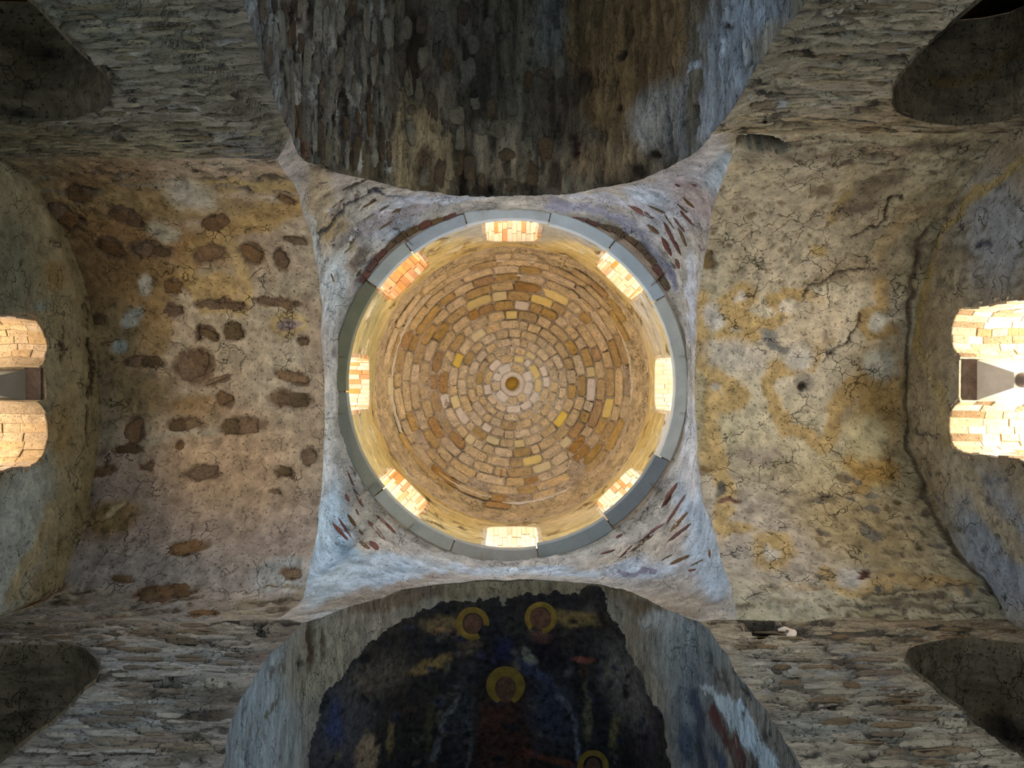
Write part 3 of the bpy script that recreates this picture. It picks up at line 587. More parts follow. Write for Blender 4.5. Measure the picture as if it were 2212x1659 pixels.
def slivers(par, lst, mats):
    for (x, y, l, w, an) in lst:
        ca, sa = math.cos(math.radians(an)), math.sin(math.radians(an)); o = []
        for (u, v) in [(-1, 0), (-.7, -.8), (-.2, -1), (.4, -.9), (.85, -.5), (1, .1), (.7, .8), (.1, 1), (-.5, .8)]:
            uu = u * l / 2 * R.uniform(.92, 1.06); vv = v * w / 2 * R.uniform(.7, 1.15)
            o.append((x + uu * ca - vv * sa, y + uu * sa + vv * ca))
        pc = piece_px('brick', par, BV_of(par), o, R.uniform(.004, .012), R.choice(mats), .03, .2)
def BV_of(o):
    if o.name not in BVO:
        me = o.data; BVO[o.name] = BVHTree.FromPolygons([v.co.copy() for v in me.vertices], [tuple(p.vertices) for p in me.polygons])
    return BVO[o.name]
BVO = {}
slivers(pe_ne, [(1385, 458, 62, 9, 27), (1410, 495, 34, 10, 38), (1440, 532, 46, 11, 62), (1452, 515, 84, 9, 62), (1474, 512, 46, 9, 66), (1463, 570, 24, 9, 68), (1467, 486, 44, 6, 52), (1482, 470, 46, 7, 48), (1487, 438, 36, 7, 42), (1418, 452, 44, 5, 24), (1500, 400, 12, 4, 20), (1474, 450, 30, 4, 40), (1445, 478, 40, 4, 55), (1463, 400, 12, 4, 20)], [M_red, M_red, M_brown])
slivers(pe_se, [(1446, 1070, 66, 9, -58), (1460, 1100, 74, 7, -56), (1466, 1128, 60, 8, -48), (1466, 1152, 66, 8, -38), (1398, 1158, 56, 6, -38), (1385, 1175, 66, 6, -38), (1352, 1192, 44, 5, -46), (1468, 1210, 48, 8, -26), (1505, 1216, 34, 4, -28), (1312, 1193, 36, 5, -18), (1338, 1158, 18, 6, -30), (1420, 1140, 40, 6, -30), (1495, 1232, 18, 5, -10), (1440, 1205, 30, 4, -30), (1533, 1196, 5, 22, 0)], [M_red, M_brown, M_brown])
slivers(pe_sw, [(774, 1075, 44, 8, 62), (750, 1075, 20, 8, 62), (760, 1124, 34, 8, 55), (735, 1148, 50, 9, 48), (745, 1140, 54, 5, 56), (813, 1145, 58, 10, 48), (808, 1178, 28, 13, 40), (788, 1178, 28, 9, 35), (835, 1133, 62, 7, 42), (780, 1150, 16, 6, 50), (772, 1106, 16, 5, 62), (758, 1035, 36, 5, 66), (690, 1125, 8, 26, 10)], [M_red, M_brown, M_red])
slivers(pe_nw, [(834, 486, 34, 5, -34), (796, 470, 34, 4, -32), (855, 455, 18, 5, -30), (830, 450, 26, 4, -30), (730, 440, 34, 4, -36), (752, 540, 24, 5, -40), (762, 520, 26, 4, -60), (800, 440, 40, 4, -30), (700, 395, 22, 4, -8), (740, 365, 40, 8, -5), (775, 590, 20, 5, -60), (718, 600, 22, 4, 70), (765, 400, 60, 6, -24)], [M_brown, M_grey])

# ------------------------------------------------------------------ cornice of marble blocks
def ann_block(name, th0, th1, r0, r1, z0, z1, mat, parent, n=8, chip=.004, rz=None):
    V, Fc = [], []
    for i in range(n + 1):
        t = math.radians(th0 + (th1 - th0) * i / n)
        for (r, z) in ((r0, z1), (r0, z0 + .012), (r0 + .012, z0), (r1 - .012, z0 + (rz or 0)), (r1, z0 + .012), (r1, z1)):
            j = R.uniform(-chip, chip) * .5
            V.append(((r + j) * math.cos(t), (r + j) * math.sin(t), z))
    for i in range(n):
        for k in range(6):
            a, b = i * 6 + k, i * 6 + (k + 1) % 6
            Fc.append((a, b, b + 6, a + 6))
    Fc.append(tuple(range(6))); Fc.append(tuple(n * 6 + k for k in range(5, -1, -1)))
    return mkobj(name, mkmesh(name, V, Fc, mat, False), parent)
ZK = DK + CAMZ
corn = bpy.data.objects.new('marble_cornice', None); COL.objects.link(corn); corn.location = (0, 0, 0)
tag(corn, 'ring of grey marble blocks running round the foot of the drum', 'cornice', kind='thing')
JT = [-144.5, -127.2, -105.8, -77.2, -54.4, -30, 26.1, 55, 81.4, 110.2, 140.8, 177.4, 215.5]
JC = [tuple(int(.62 * v + .38 * (sum(c) / 3)) + 8 for v in c) for c in [(172, 174, 160), (160, 170, 176), (182, 188, 190), (176, 188, 194), (172, 186, 192), (190, 186, 168), (116, 122, 124), (124, 132, 130), (148, 144, 130), (150, 150, 132), (126, 124, 98), (122, 116, 70)]]
JR = [(2.235, 2.42), (2.225, 2.40), (2.235, 2.43), (2.22, 2.40), (2.215, 2.40), (2.205, 2.39), (2.16, 2.37), (2.20, 2.41), (2.24, 2.43), (2.235, 2.42), (2.235, 2.42), (2.235, 2.43)]
for i in range(12):
    m = masonry('marble_%d' % i, JC[i], .12, .7, pit=.12, mott=.14, spec=.3, rough=.6)
    g = .22
    o = ann_block('cornice_block', JT[i] + g, JT[i + 1] - g, JR[i][0] + .002, JR[i][1], ZK - .01 + R.uniform(-.006, .006), ZK + .14, m, corn, 12)
# bedding course above / behind the blocks
me = []
V, Fc = [], []
nseg = 180
for i in range(nseg):
    t = 2 * math.pi * i / nseg
    for (r, z) in ((2.28, ZK + .13), (2.28, ZK + .04), (2.75, ZK + .06), (2.75, ZK + .2)):
        V.append((r * math.cos(t), r * math.sin(t), z))
for i in range(nseg):
    for k in range(4):
        a, b = i * 4 + k, i * 4 + (k + 1) % 4; c = ((i + 1) % nseg) * 4
        Fc.append((a, b, c + (k + 1) % 4, c + k))
bed = mkobj('bedding_course', mkmesh('bedding_course', V, Fc, M_hole, False), corn)
# broken brick edge in front of the cornice at two corners
for (a0, a1, n) in ((-70, -31, 9), (-146, -108, 9)):
    for i in range(n):
        u0 = a0 + (a1 - a0) * i / n; u1 = a0 + (a1 - a0) * (i + 1) / n - .25
        rr = ring_start(math.radians((u0 + u1) / 2)) / F * DK
        ann_block('brick', u0, u1, rr - .03, rr + .05, ZK - .035 + R.uniform(-.01, .01), ZK + .03, R.choice([M_red, M_brown, M_red]), corn, 3, .012)

# ------------------------------------------------------------------ drum with eight windows
ZT, ZSP = 14.32 + CAMZ, 14.02 + CAMZ            # crown and springing of the drum windows
HW = .385
def arch_outline(half, z0, zsp, zcr, n=10, k=2.0):
    o = [(-half, z0), (-half, zsp)]
    for i in range(1, n):
        t = math.pi * i / n
        c_, s_ = math.cos(t), math.sin(t)
        o.append((-half * math.copysign(abs(c_) ** (2 / k), c_), zsp + (zcr - zsp) * s_ ** (2 / k)))
    return o + [(half, zsp), (half, z0)]
ZB = ZK + .02
def drum_r(z):
    t = np.clip((z - ZB) / (ZT - ZB), 0, 1.6)
    return 2.30 - .09 * t
NA, NZ = 900, 84
th = np.linspace(0, 2 * math.pi, NA + 1) + math.radians(22.5)
zz = np.linspace(ZB, 14.75 + CAMZ, NZ)
TH, ZZ = np.meshgrid(th, zz, indexing='ij')
p = np.stack([drum_r(ZZ) * np.cos(TH), drum_r(ZZ) * np.sin(TH), ZZ], -1)
dfe = [('b', 1107, 500, 200, 22, 0, (188, 176, 150), .5, 0), ('b', 1250, 505, 90, 14, 25, (176, 166, 150), .5, 0), ('b', 1400, 700, 22, 90, -20, (206, 192, 160), .5, 0), ('b', 1385, 660, 12, 40, -28, (216, 208, 188), .3, 0), ('b', 800, 750, 26, 150, 8, (190, 172, 100), .5, 0), ('b', 860, 980, 40, 90, -30, (196, 168, 84), .5, 0),
 ('b', 1190, 1120, 130, 24, -12, (214, 188, 130), .5, 0), ('b', 1360, 900, 24, 160, 10, (214, 186, 122), .5, 0), ('s', [(1360, 1080), (1400, 1030), (1440, 930), (1452, 850)], 8, (214, 206, 190), .4, 0)]
for k in range(160):
    t = R.uniform(0, 2 * math.pi); r = R.uniform(285, 350); 
    dfe.append(('b', 1107 + r * math.cos(t), 828 + r * math.sin(t), R.uniform(6, 30), R.uniform(1.2, 2.6), math.degrees(t) + 90, R.choice([(132, 104, 56), (150, 118, 62), (222, 204, 158), (160, 130, 74)]), .4, R.choice([-.012, -.008, .008])))
polys = []
ARC = TH * 2.22
for k in range(-1, 10):
    c0 = math.radians(45 * k) * 2.22
    if c0 < ARC.min() + .5 or c0 > ARC.max() - .5: continue
    polys.append([(c0 + a, b) for a, b in arch_outline(HW * 1.0, ZB - 1, ZSP, ZT)])
def drum_back(a, z, v):
    t = a / 2.22; r = drum_r(np.maximum(z, ZB)); return np.stack([r * np.cos(t), r * np.sin(t), np.maximum(z, ZB)], -1)
def dsurf(name, p, *a, **k): return surface(name, p, *a, **k)
drum = surface('drum', p, ((226, 198, 116), (210, 176, 84), (2.5, 2.5, 5)), dfe, M_drum, (0, 0, 15.5), .02, (3, 3, 12), hole=((ARC, ZZ), polys, drum_back), warp=4, grain=((2.2, 2.2, 13), .18, .006))
tag(drum, 'plastered yellow drum wall pierced by eight windows under the dome', 'drum', kind='structure')

# window reveals of brick
def box_between(name, P0, P1, P2, P3, nrm, h, mat, parent, gap=.004):
    """a brick whose visible face is the quad P0..P3, standing h proud along nrm"""
    c = (P0 + P1 + P2 + P3) / 4; Q = [p + (c - p).normalized() * gap for p in (P0, P1, P2, P3)]
    back = [q - nrm * .05 for q in Q]; mid = [q + nrm * (h - .004) for q in Q]; top = [q + (c - q) * .07 + nrm * h for q in Q]
    V = back + mid + top; Fc = []
    for j in (0, 4):
        for i in range(4): Fc.append((j + i, j + (i + 1) % 4, j + 4 + (i + 1) % 4, j + 4 + i))
    Fc.append((8, 9, 10, 11))
    return mkobj(name, mkmesh(name, V, Fc, mat, False), parent)
wmix = {0: [M_pale, M_pale, M_lime], 1: [M_pale, M_ruin, M_lime], 2: [M_pale, M_lime], 3: [M_pale, M_ruin], 4: [M_pale, M_pale, M_ruin], 5: [M_ruin, M_ruin, M_ruin, M_pale], 6: [M_pale, M_ruin, M_pale], 7: [M_pale, M_pale, M_ruin]}
wlab = ['on the right side of the drum, its brick soffit washed out by light', 'at the lower right of the drum, pale and rust bricks', 'at the bottom of the drum in the photo, pale cream bricks', 'at the lower left of the drum, uneven pale stones and rust bricks', 'on the left side of the drum, rubble and brick soffit', 'at the upper left of the drum, deep orange bricks', 'at the top of the drum in the photo, parallel orange-striped bricks', 'at the upper right of the drum, very bright striped bricks']
for k in range(8):
    t0 = math.radians(45 * k); rad = Vector((math.cos(t0), math.sin(t0), 0)); tan = Vector((-math.sin(t0), math.cos(t0), 0))
    wn = bpy.data.objects.new('window_%d' % (k + 1), None); COL.objects.link(wn)
    tag(wn, 'small arched window ' + wlab[k], 'window', 'windows of the drum', 'structure')
    out = arch_outline(HW, ZB - .1, ZSP, ZT, 12)
    def pt(a, z, r):   # inner radius follows the curved wall
        base = math.sqrt(max(drum_r(z) ** 2 - a * a, 0.1)); return rad * (base + r) + tan * a + Vector((0, 0, z))
    V, Fc = [], []; rs = [-.0, .25, .5, .72]
    for (a, z) in out:
        for r in rs: V.append(pt(a, z, r))
    for i in range(len(out) - 1):
        for j in range(3): Fc.append((i * 4 + j, i * 4 + j + 1, (i + 1) * 4 + j + 1, (i + 1) * 4 + j))
    mkobj('reveal', mkmesh('reveal', V, Fc, M_lime, True), wn)
    # brick voussoirs across the soffit, two to three deep; jamb courses below
    arc = resample(np.array(out[1:-1]), 15 if k != 5 else 13)
    cz = ZSP
    for i in range(len(arc) - 1):
        a0, z0 = arc[i]; a1, z1 = arc[i + 1]
        nz = Vector((0, 0, 0)) + tan * (-(a0 + a1) / 2) + Vector((0, 0, cz - .12 - (z0 + z1) / 2)); nz.normalize()
        cuts = [-.01, R.uniform(.10, .2), R.uniform(.28, .4), R.uniform(.48, .6), .70]
        for j in range(4):
            box_between('brick', pt(a0, z0, cuts[j]), pt(a0, z0, cuts[j + 1]), pt(a1, z1, cuts[j + 1]), pt(a1, z1, cuts[j]), nz, R.uniform(.006, .022), R.choice(wmix[k]), wn)
    for sgn in (-1, 1):
        z = ZK + .16
        while z < ZSP - .02:
            h = min(R.uniform(.10, .17), ZSP - z)
            cuts = [-.01, R.uniform(.2, .4), .70]
            for j in range(2):
                box_between('brick', pt(sgn * HW, z, cuts[j]), pt(sgn * HW, z, cuts[j + 1]), pt(sgn * HW, z + h, cuts[j + 1]), pt(sgn * HW, z + h, cuts[j]), tan * -sgn, R.uniform(.005, .018), R.choice(wmix[k]), wn)
            z += h
    V = [pt(-HW, ZB + .04, 0.02), pt(HW, ZB + .04, 0.02), rad * 3.05 + tan * HW + Vector((0, 0, ZB + .04)), rad * 3.05 - tan * HW + Vector((0, 0, ZB + .04))]
    V += [v + Vector((0, 0, .08)) for v in V]
    mkobj('window_sill', mkmesh('window_sill', V, [(0, 1, 2, 3), (7, 6, 5, 4), (0, 4, 5, 1), (2, 6, 7, 3), (1, 5, 6, 2), (3, 7, 4, 0)], M_lime, False), wn)

# ------------------------------------------------------------------ dome
# depth along the dome as a function of photo radius: a hemisphere of radius 2.2 on the drum
RD, DS = 2.205, 14.52
def dome_at(phi, th, off=0.0):
    r = (RD - off) * math.cos(phi); return Vector((r * math.cos(th) + .01, r * math.sin(th), DS + CAMZ + (RD - off) * math.sin(phi)))
phis = np.linspace(-.02, math.pi / 2 - .02, 600)
rpx = F * RD * np.cos(phis) / (DS + RD * np.sin(phis))
def phi_of(rp): return float(np.interp(-rp, -rpx, phis))
NPH = 120
ph = np.linspace(math.radians(-1), math.pi / 2 - .055, NPH); tt = np.linspace(0, 2 * math.pi, 721)
PH, TT = np.meshgrid(ph, tt, indexing='ij')
p = np.stack([(RD + .006) * np.cos(PH) * np.cos(TT) + .01, (RD + .006) * np.cos(PH) * np.sin(TT), DS + CAMZ + (RD + .006) * np.sin(PH)], -1)
mfe = [('s', [(1108 + 275 * math.cos(t_ * math.pi / 18), 828 + 275 * math.sin(t_ * math.pi / 18)) for t_ in range(37)], 17, (208, 180, 126), .5, 0),
 ('b', 1108, 827, 46, 44, 0, (226, 214, 196), .5, 0), ('b', 1150, 850, 60, 50, 0, (214, 200, 176), .7, 0)]
dome = surface('dome', p, ((202, 178, 146), (192, 166, 128), 2.0), mfe, M_vault, (0, 0, 14), .012, (3, 3, 3), warp=3)
tag(dome, 'hemispherical dome of concentric tan stone rings round a small oculus', 'dome', kind='structure')
special = [(994, 775, M_yellow), (1217, 892, M_yellow), (1170, 985, M_yellow), (1212, 962, M_cream), (1318, 882, M_yellow), (1170, 623, M_yellow), (1217, 645, M_yellow), (1040, 650, M_cream), (1080, 635, M_cream),
 (988, 872, M_cream), (1003, 900, M_white), (1064, 925, M_white), (1024, 955, M_cream), (1075, 952, M_cream), (1111, 957, M_cream), (1118, 765, M_cream), (1143, 773, M_cream), (1157, 790, M_yellow), (936, 916, M_orange), (960, 813, M_orange),
 (1287, 757, M_orange), (1117, 658, M_white), (1255, 835, M_ochre), (1245, 855, M_ochre), (1181, 1003, M_cream), (950, 850, M_ochre), (945, 830, M_orange), (945, 700, M_ochre), (975, 680, M_ochre), (1245, 980, M_orange), (1255, 960, M_orange), (1070, 817, M_white), (1144, 828, M_white), (1168, 838, M_cream), (1033, 725, M_cream),
 (1085, 865, M_white), (1115, 890, M_white), (1135, 880, M_white), (1157, 865, M_white), (946, 870, M_white), (985, 735, M_ochre), (1270, 790, M_cream), (1278, 820, M_white), (1290, 930, M_ochre), (1310, 850, M_ochre), (1300, 900, M_orange), (1140, 680, M_ochre), (1106, 676, M_yellow), (930, 1010, M_ochre), (960, 1050, M_ochre), (1050, 1075, M_orange), (1090, 1085, M_orange), (1145, 1075, M_ochre), (1150, 575, M_ochre), (1250, 580, M_ochre), (1060, 600, M_orange), (870, 760, M_ochre), (880, 950, M_ochre), (855, 830, M_cream), (1170, 800, M_white), (1185, 812, M_white)]
rings = [(27, 46, 9), (47.5, 64, 13), (65.5, 81, 18), (82.5, 100, 21), (101.5, 119, 23), (120.5, 139, 25), (140.5, 160, 27), (161.5, 181, 28), (182.5, 202, 27), (203.5, 222, 28), (223.5, 240, 26), (241.5, 257, 26), (258.5, 270, 27), (271.5, 283, 27)]
stones = []
for (ra, rb, n) in rings:
    a0 = R.uniform(0, 360); ws = [R.uniform(.6, 1.5) for _ in range(n)]; tot = sum(ws); a = a0
    for w in ws:
        da = 360 * w / tot; stones.append([ra + R.uniform(-.6, .6), rb + R.uniform(-.6, .6), a, a + da]); a += da
def dome_stone(ra, rb, a0, a1, mat, h):
    k0, k1 = phi_of(rb), phi_of(ra); g = .0055
    rmid = RD * math.cos((k0 + k1) / 2)
    hw = rmid * math.radians(a1 - a0) / 2 - g * R.uniform(.8, 2.2); hh = RD * (k1 - k0) / 2 - g * R.uniform(.7, 1.8)
    if hw < .015 or hh < .015: return
    tm = math.radians((a0 + a1) / 2); pm = (k0 + k1) / 2
    nn = 12; out = []; rot = R.uniform(-.09, .09)
    for i in range(nn):
        t = 2 * math.pi * (i + .5) / nn; e = 2 / R.uniform(4.0, 8.0)
        u = math.copysign(abs(math.cos(t)) ** e, math.cos(t)) * hw; v = math.copysign(abs(math.sin(t)) ** e, math.sin(t)) * hh
        u *= R.uniform(.94, 1.03); v *= R.uniform(.93, 1.03); u, v = u + v * rot, v - u * rot * .3
        out.append((u, v))
    rr = []
    for (s, off) in ((1, -.01), (1, h * .6), (.82, h), (.45, h * R.uniform(.85, 1.15))):
        ring = []
        for (u, v) in out:
            pv = pm + v * s / RD; tv = tm + u * s / max(RD * math.cos(pv), .08)
            ring.append(dome_at(pv, tv, off))
        rr.append(ring)
    return mkobj('stone', slabmesh('stone', rr, mat), dome)
sel = {}
for (x, y, m) in special:
    dx, dy = x - 1108.5, y - 827; r = math.hypot(dx, dy); a = math.degrees(math.atan2(dy, dx))
    best, bi = 1e9, None
    for i, s in enumerate(stones):
        rm = (s[0] + s[1]) / 2; am = (s[2] + s[3]) / 2; d = abs(r - rm) + abs(((a - am + 180) % 360) - 180) * math.pi / 180 * r
        if d < best and i not in sel: best, bi = d, i
    sel[bi] = m
base_mats = [M_stone] * 9 + [M_ochre]; outer_mats = [M_stone] * 6 + [M_ochre] * 3 + [M_orange]
order = sorted(range(len(stones)), key=lambda i: stones[i][1])
for i in order:
    s = stones[i]; rm = s[1]
    am_ = ((s[2] + s[3]) / 2 + 180) % 360 - 180
    if i not in sel and rm > 262 and (not -178 < am_ < -25 or R.random() < .3): continue
    if i not in sel and rm > 225 and R.random() < (.06 if am_ < 0 else .2): continue        # plaster covers some stones low on the dome
    m = sel.get(i) or R.choice(outer_mats if rm > 170 else base_mats)
    if rm < 66 and i not in sel and R.random() < .4: m = M_white
    dome_stone(*s, m, R.uniform(.014, .03))
# thin red brick on edge among the lower rings
dome_stone(185, 203, 96.2, 98.4, M_ruin, .03)
# white mortar collar and the closed oculus disc
def ring_band(name, ra, rb, off, mat, parent, jag, n=48):
    V, Fc = [], []
    for i in range(n):
        t = 2 * math.pi * i / n
        for (r, o_) in ((ra, off - .05), (ra + R.uniform(-jag, jag) * .4, off), ((ra + rb) / 2, off + .006), (rb + R.uniform(-jag, jag), off), (rb + .5, off - .03)):
            V.append(dome_at(phi_of(max(r, 1)), t, o_))
    for i in range(n):
        for k in range(4):
            a = i * 5 + k; b = ((i + 1) % n) * 5 + k; Fc.append((a, a + 1, b + 1, b))
    return mkobj(name, mkmesh(name, V, Fc, mat, True), parent)
ocu = ring_band('mortar_collar', 15.5, 26, .016, M_white, dome, 2.5)
V = [(.01, 0, DS + CAMZ + RD + .12)] + [((.01 + .17 * math.cos(2 * math.pi * i / 28)), .17 * math.sin(2 * math.pi * i / 28), DS + CAMZ + RD + .10) for i in range(28)]
disc = mkobj('oculus_cover', mkmesh('oculus_cover', V, [(0, 1 + i, 1 + (i + 1) % 28) for i in range(28)], masonry('oculus_ochre', (206, 158, 66), .7, 2, pit=.4)), dome)
V, Fc = [], []
for i in range(28):
    t = 2 * math.pi * i / 28
    V += [(.01 + .125 * math.cos(t) * R.uniform(.96, 1.04), .125 * math.sin(t), DS + CAMZ + RD - .015), (.01 + .16 * math.cos(t), .16 * math.sin(t), DS + CAMZ + RD + .11)]
for i in range(28):
    a = 2 * i; b = 2 * ((i + 1) % 28); Fc.append((a, a + 1, b + 1, b))
mkobj('oculus_throat', mkmesh('oculus_throat', V, Fc, M_lime), dome)
# ridges of bare mortar low on the dome
def ridge(r, a0, a1, w, mat=M_white, h=.022):
    V, Fc = [], []; n = max(6, int((a1 - a0) / 1.5)); 
    for i in range(n + 1):
        t = math.radians(a0 + (a1 - a0) * i / n); rr = r + R.uniform(-1.2, 1.2); ww = w * (1 - abs(2 * i / n - 1) ** 3) * R.uniform(.6, 1.2) + .3
        for (q, o_) in ((rr - ww, -.01), (rr - ww * .5, h), (rr + ww * .5, h), (rr + ww, -.01)): V.append(dome_at(phi_of(q), t, o_))
    for i in range(n):
        for k in range(3):
            a = i * 4 + k; Fc.append((a, a + 1, a + 5, a + 4))
    o = mkobj('mortar_ridge', mkmesh('mortar_ridge', V, Fc, mat, True), dome)
for (r, a0, a1, w) in [(262, -178, -128, 2.2), (255, -125, -104, 2.4), (243, -150, -118, 1.8), (236, -100, -84, 2.0), (246, -80, -52, 1.8), (222, -165, -140, 2), (262, 150, 182, 2.0), (258, 60, 95, 2.0), (250, 98, 130, 2), (262, 15, 50, 2.4), (258, -35, 10, 2.0), (232, -60, -35, 1.8), (268, -100, -75, 1.6)]:
    ridge(r, a0, a1, w, R.choice([M_white, M_mortar, M_lime]))
# outer shells that keep daylight out of the masonry joints
V, Fc = [], []
for j, z in enumerate((14.62 + CAMZ + .0, 14.62 + CAMZ + .9)):
    for i in range(64):
        t = 2 * math.pi * i / 64; V.append((2.95 * math.cos(t), 2.95 * math.sin(t), z))
for j in range(6):
    f = math.pi / 2 * (j + 1) / 7
    for i in range(64):
        t = 2 * math.pi * i / 64; V.append((2.95 * math.cos(f) * math.cos(t), 2.95 * math.cos(f) * math.sin(t), 15.52 + CAMZ + 2.0 * math.sin(f)))
V.append((0, 0, 17.6 + CAMZ))
for j in range(7):
    for i in range(64): Fc.append((j * 64 + i, j * 64 + (i + 1) % 64, (j + 1) * 64 + (i + 1) % 64, (j + 1) * 64 + i))
for i in range(64): Fc.append((7 * 64 + i, 7 * 64 + (i + 1) % 64, len(V) - 1))
roof = mkobj('dome_roof', mkmesh('dome_roof', V, Fc, M_ruin)); tag(roof, 'tiled outer roof over the dome, not seen from inside', 'roof', kind='structure')

# ------------------------------------------------------------------ pier walls of the left and right arms, with the small side arches
OPN = {
 'NW': [(-3.0, -1.5), (-3.0, 5.8), (-3.05, 6.6), (-3.14, 7.2), (-3.3, 7.62), (-3.55, 8.02), (-3.97, 8.31), (-4.4, 8.37), (-4.85, 8.3), (-5.2, 8.0), (-5.36, 7.5), (-5.4, 6.5), (-5.4, -1.5)],
 'NE': [(3.22, -1.5), (3.22, 6.4), (3.24, 7.15), (3.27, 7.6), (3.39, 8.19), (3.57, 8.73), (3.82, 9.1), (4.2, 9.36), (4.6, 9.45), (4.95, 9.3), (5.1, 8.8), (5.15, 7.5), (5.15, -1.5)],
 'SW': [(-3.4, -1.5), (-3.42, 6.25), (-3.38, 6.75), (-3.41, 7.14), (-3.48, 7.69), (-3.65, 8.19), (-3.87, 8.5), (-4.17, 8.73), (-4.6, 8.81), (-5.0, 8.7), (-5.3, 8.3), (-5.4, 7.5), (-5.4, -1.5)],
 'SE': [(3.4, -1.5), (3.4, 6.2), (3.4, 6.84), (3.41, 7.35), (3.46, 7.93), (3.56, 8.4), (3.75, 8.69), (4.11, 8.89), (4.5, 9.0), (4.9, 8.85), (5.1, 8.4), (5.15, 7.5), (5.15, -1.5)]}
YQ = {'NW': YNW, 'NE': YNE, 'SW': YS, 'SE': YS}
def xpx(q, px, py):          # photo pixel -> (x, D) on wall q
    D = F * abs(YQ[q]) / abs(py - CY); return (px - CX) * D / F, D
WF = {
 'NW': [('b', 470, 340, 120, 50, 0, (120, 118, 114), .5, 0), ('b', 560, 375, 50, 12, 0, (96, 72, 50), .4, -.02), ('b', 250, 330, 200, 50, 0, (150, 138, 100), .6, 0), ('b', 340, 380, 240, 18, 0, (156, 130, 72), .5, 0), ('b', 330, 379, 42, 3.5, 2, (84, 58, 36), .3, -.05),
   ('b', 245, 372, 20, 18, 0, (150, 150, 132), .35, 0), ('b', 250, 285, 36, 16, 0, (88, 80, 60), .4, -.03), ('b', 180, 30, 300, 60, 20, (132, 126, 100), .6, 0), ('b', 120, 365, 34, 18, 30, (150, 148, 130), .4, 0), ('b', 60, 300, 120, 40, 0, (140, 128, 92), .6, 0)],
 'NE': [('b', 1760, 210, 90, 26, 0, (164, 154, 124), .5, 0), ('b', 1680, 225, 22, 10, 0, (168, 170, 168), .4, 0), ('b', 1650, 308, 54, 20, 4, (90, 76, 54), .15, -.24), ('b', 1600, 296, 14, 12, 0, (100, 86, 62), .2, -.1), ('b', 1700, 270, 60, 5, 0, (110, 98, 74), .4, -.03),
   ('s', [(1720, 32), (1800, 32), (1930, 50)], 5, (110, 98, 80), .4, -.02), ('b', 1800, 100, 120, 8, 0, (150, 134, 98), .4, .015), ('s', [(1700, 118), (1780, 122), (1900, 126), (1960, 130)], 6, (78, 68, 50), .4, -.05), ('b', 2000, 300, 200, 12, -3, (104, 90, 70), .4, -.03), ('b', 1850, 245, 26, 3, -15, (104, 98, 86), .4, -.02)],
 'SW': [('b', 560, 1361, 22, 8, 2, (70, 58, 44), .15, -.22), ('b', 370, 1470, 44, 8, 0, (74, 62, 46), .2, -.08), ('s', [(460, 1346), (560, 1345), (650, 1347)], 4, (66, 58, 48), .4, -.04), ('s', [(380, 1380), (450, 1390), (540, 1390)], 3.5, (72, 64, 54), .4, -.04), ('b', 300, 1420, 250, 40, 0, (146, 140, 128), .6, 0), ('b', 330, 1360, 50, 9, 0, (110, 96, 78), .4, -.02),
   ('b', 400, 1500, 120, 20, 0, (100, 86, 64), .5, -.03), ('b', 250, 1550, 160, 40, -10, (142, 138, 126), .6, 0), ('b', 430, 1540, 90, 14, 0, (94, 78, 58), .5, -.03), ('b', 540, 1420, 40, 12, 0, (128, 104, 84), .5, -.01), ('b', 360, 1610, 120, 20, 0, (140, 120, 92), .5, 0)],
 'SE': [('b', 1655, 1357, 52, 10, 3, (44, 36, 28), .15, -.34), ('s', [(1590, 1343), (1700, 1350), (1800, 1346)], 4, (84, 74, 60), .4, -.04), ('s', [(1700, 1530), (1800, 1522), (1900, 1518), (2030, 1515)], 3.5, (74, 66, 52), .4, -.05), ('b', 1860, 1440, 90, 34, 30, (140, 130, 116), .5, -.02),  # beam hole painted dark, deepening the shade in its recess
   ('b', 1830, 1430, 60, 12, 25, (90, 76, 58), .4, -.03), ('b', 1720, 1470, 60, 20, 20, (104, 92, 70), .5, -.02), ('b', 1680, 1440, 80, 24, 10, (160, 148, 124), .6, 0), ('b', 1920, 1590, 50, 9, 4, (84, 74, 56), .25, -.05), ('b', 1760, 1570, 160, 30, 0, (152, 142, 120), .6, 0), ('b', 2000, 1620, 80, 16, 8, (104, 94, 74), .5, -.02), ('b', 1620, 1395, 34, 12, 0, (112, 92, 62), .4, -.02), ('b', 1830, 1370, 160, 10, 2, (104, 94, 78), .5, -.02)]}
for q in WF:
    for k in range(80):
        x = R.uniform(520, 60) if 'W' in q else R.uniform(1560, 2180)
        y = (R.uniform(0, 330) if 'N' in q else R.uniform(1350, 1659))
        WF[q].append(('b', x, y, R.uniform(10, 44), R.uniform(1.6, 4.2), R.uniform(-4, 4), R.choice([(86, 76, 58), (98, 86, 66), (74, 66, 54), (164, 156, 138), (158, 148, 124)]), .4, R.choice([-.03, -.02, -.015, .015, .02])))
def arris(c, left):
    k = int(np.argmax(c[:, 1])); h = c[:k + 1] if left else c[k:][::-1]
    o_ = np.argsort(h[:, 1]); D_, X_ = h[o_, 1], h[o_, 0]
    return lambda D: np.interp(np.asarray(D, float), D_, X_)
EDG = {'SW': arris(cs, True), 'SE': arris(cs, False), 'NW': arris(cn, True), 'NE': arris(cn, False)}
NAMES = {'NW': 'north_west', 'NE': 'north_east', 'SW': 'south_west', 'SE': 'south_east'}
WB = {'NW': ((152, 140, 112), (128, 116, 88)), 'NE': ((178, 160, 124), (158, 140, 102)), 'SW': ((156, 144, 124), (130, 116, 96)), 'SE': ((176, 156, 122), (152, 132, 100))}
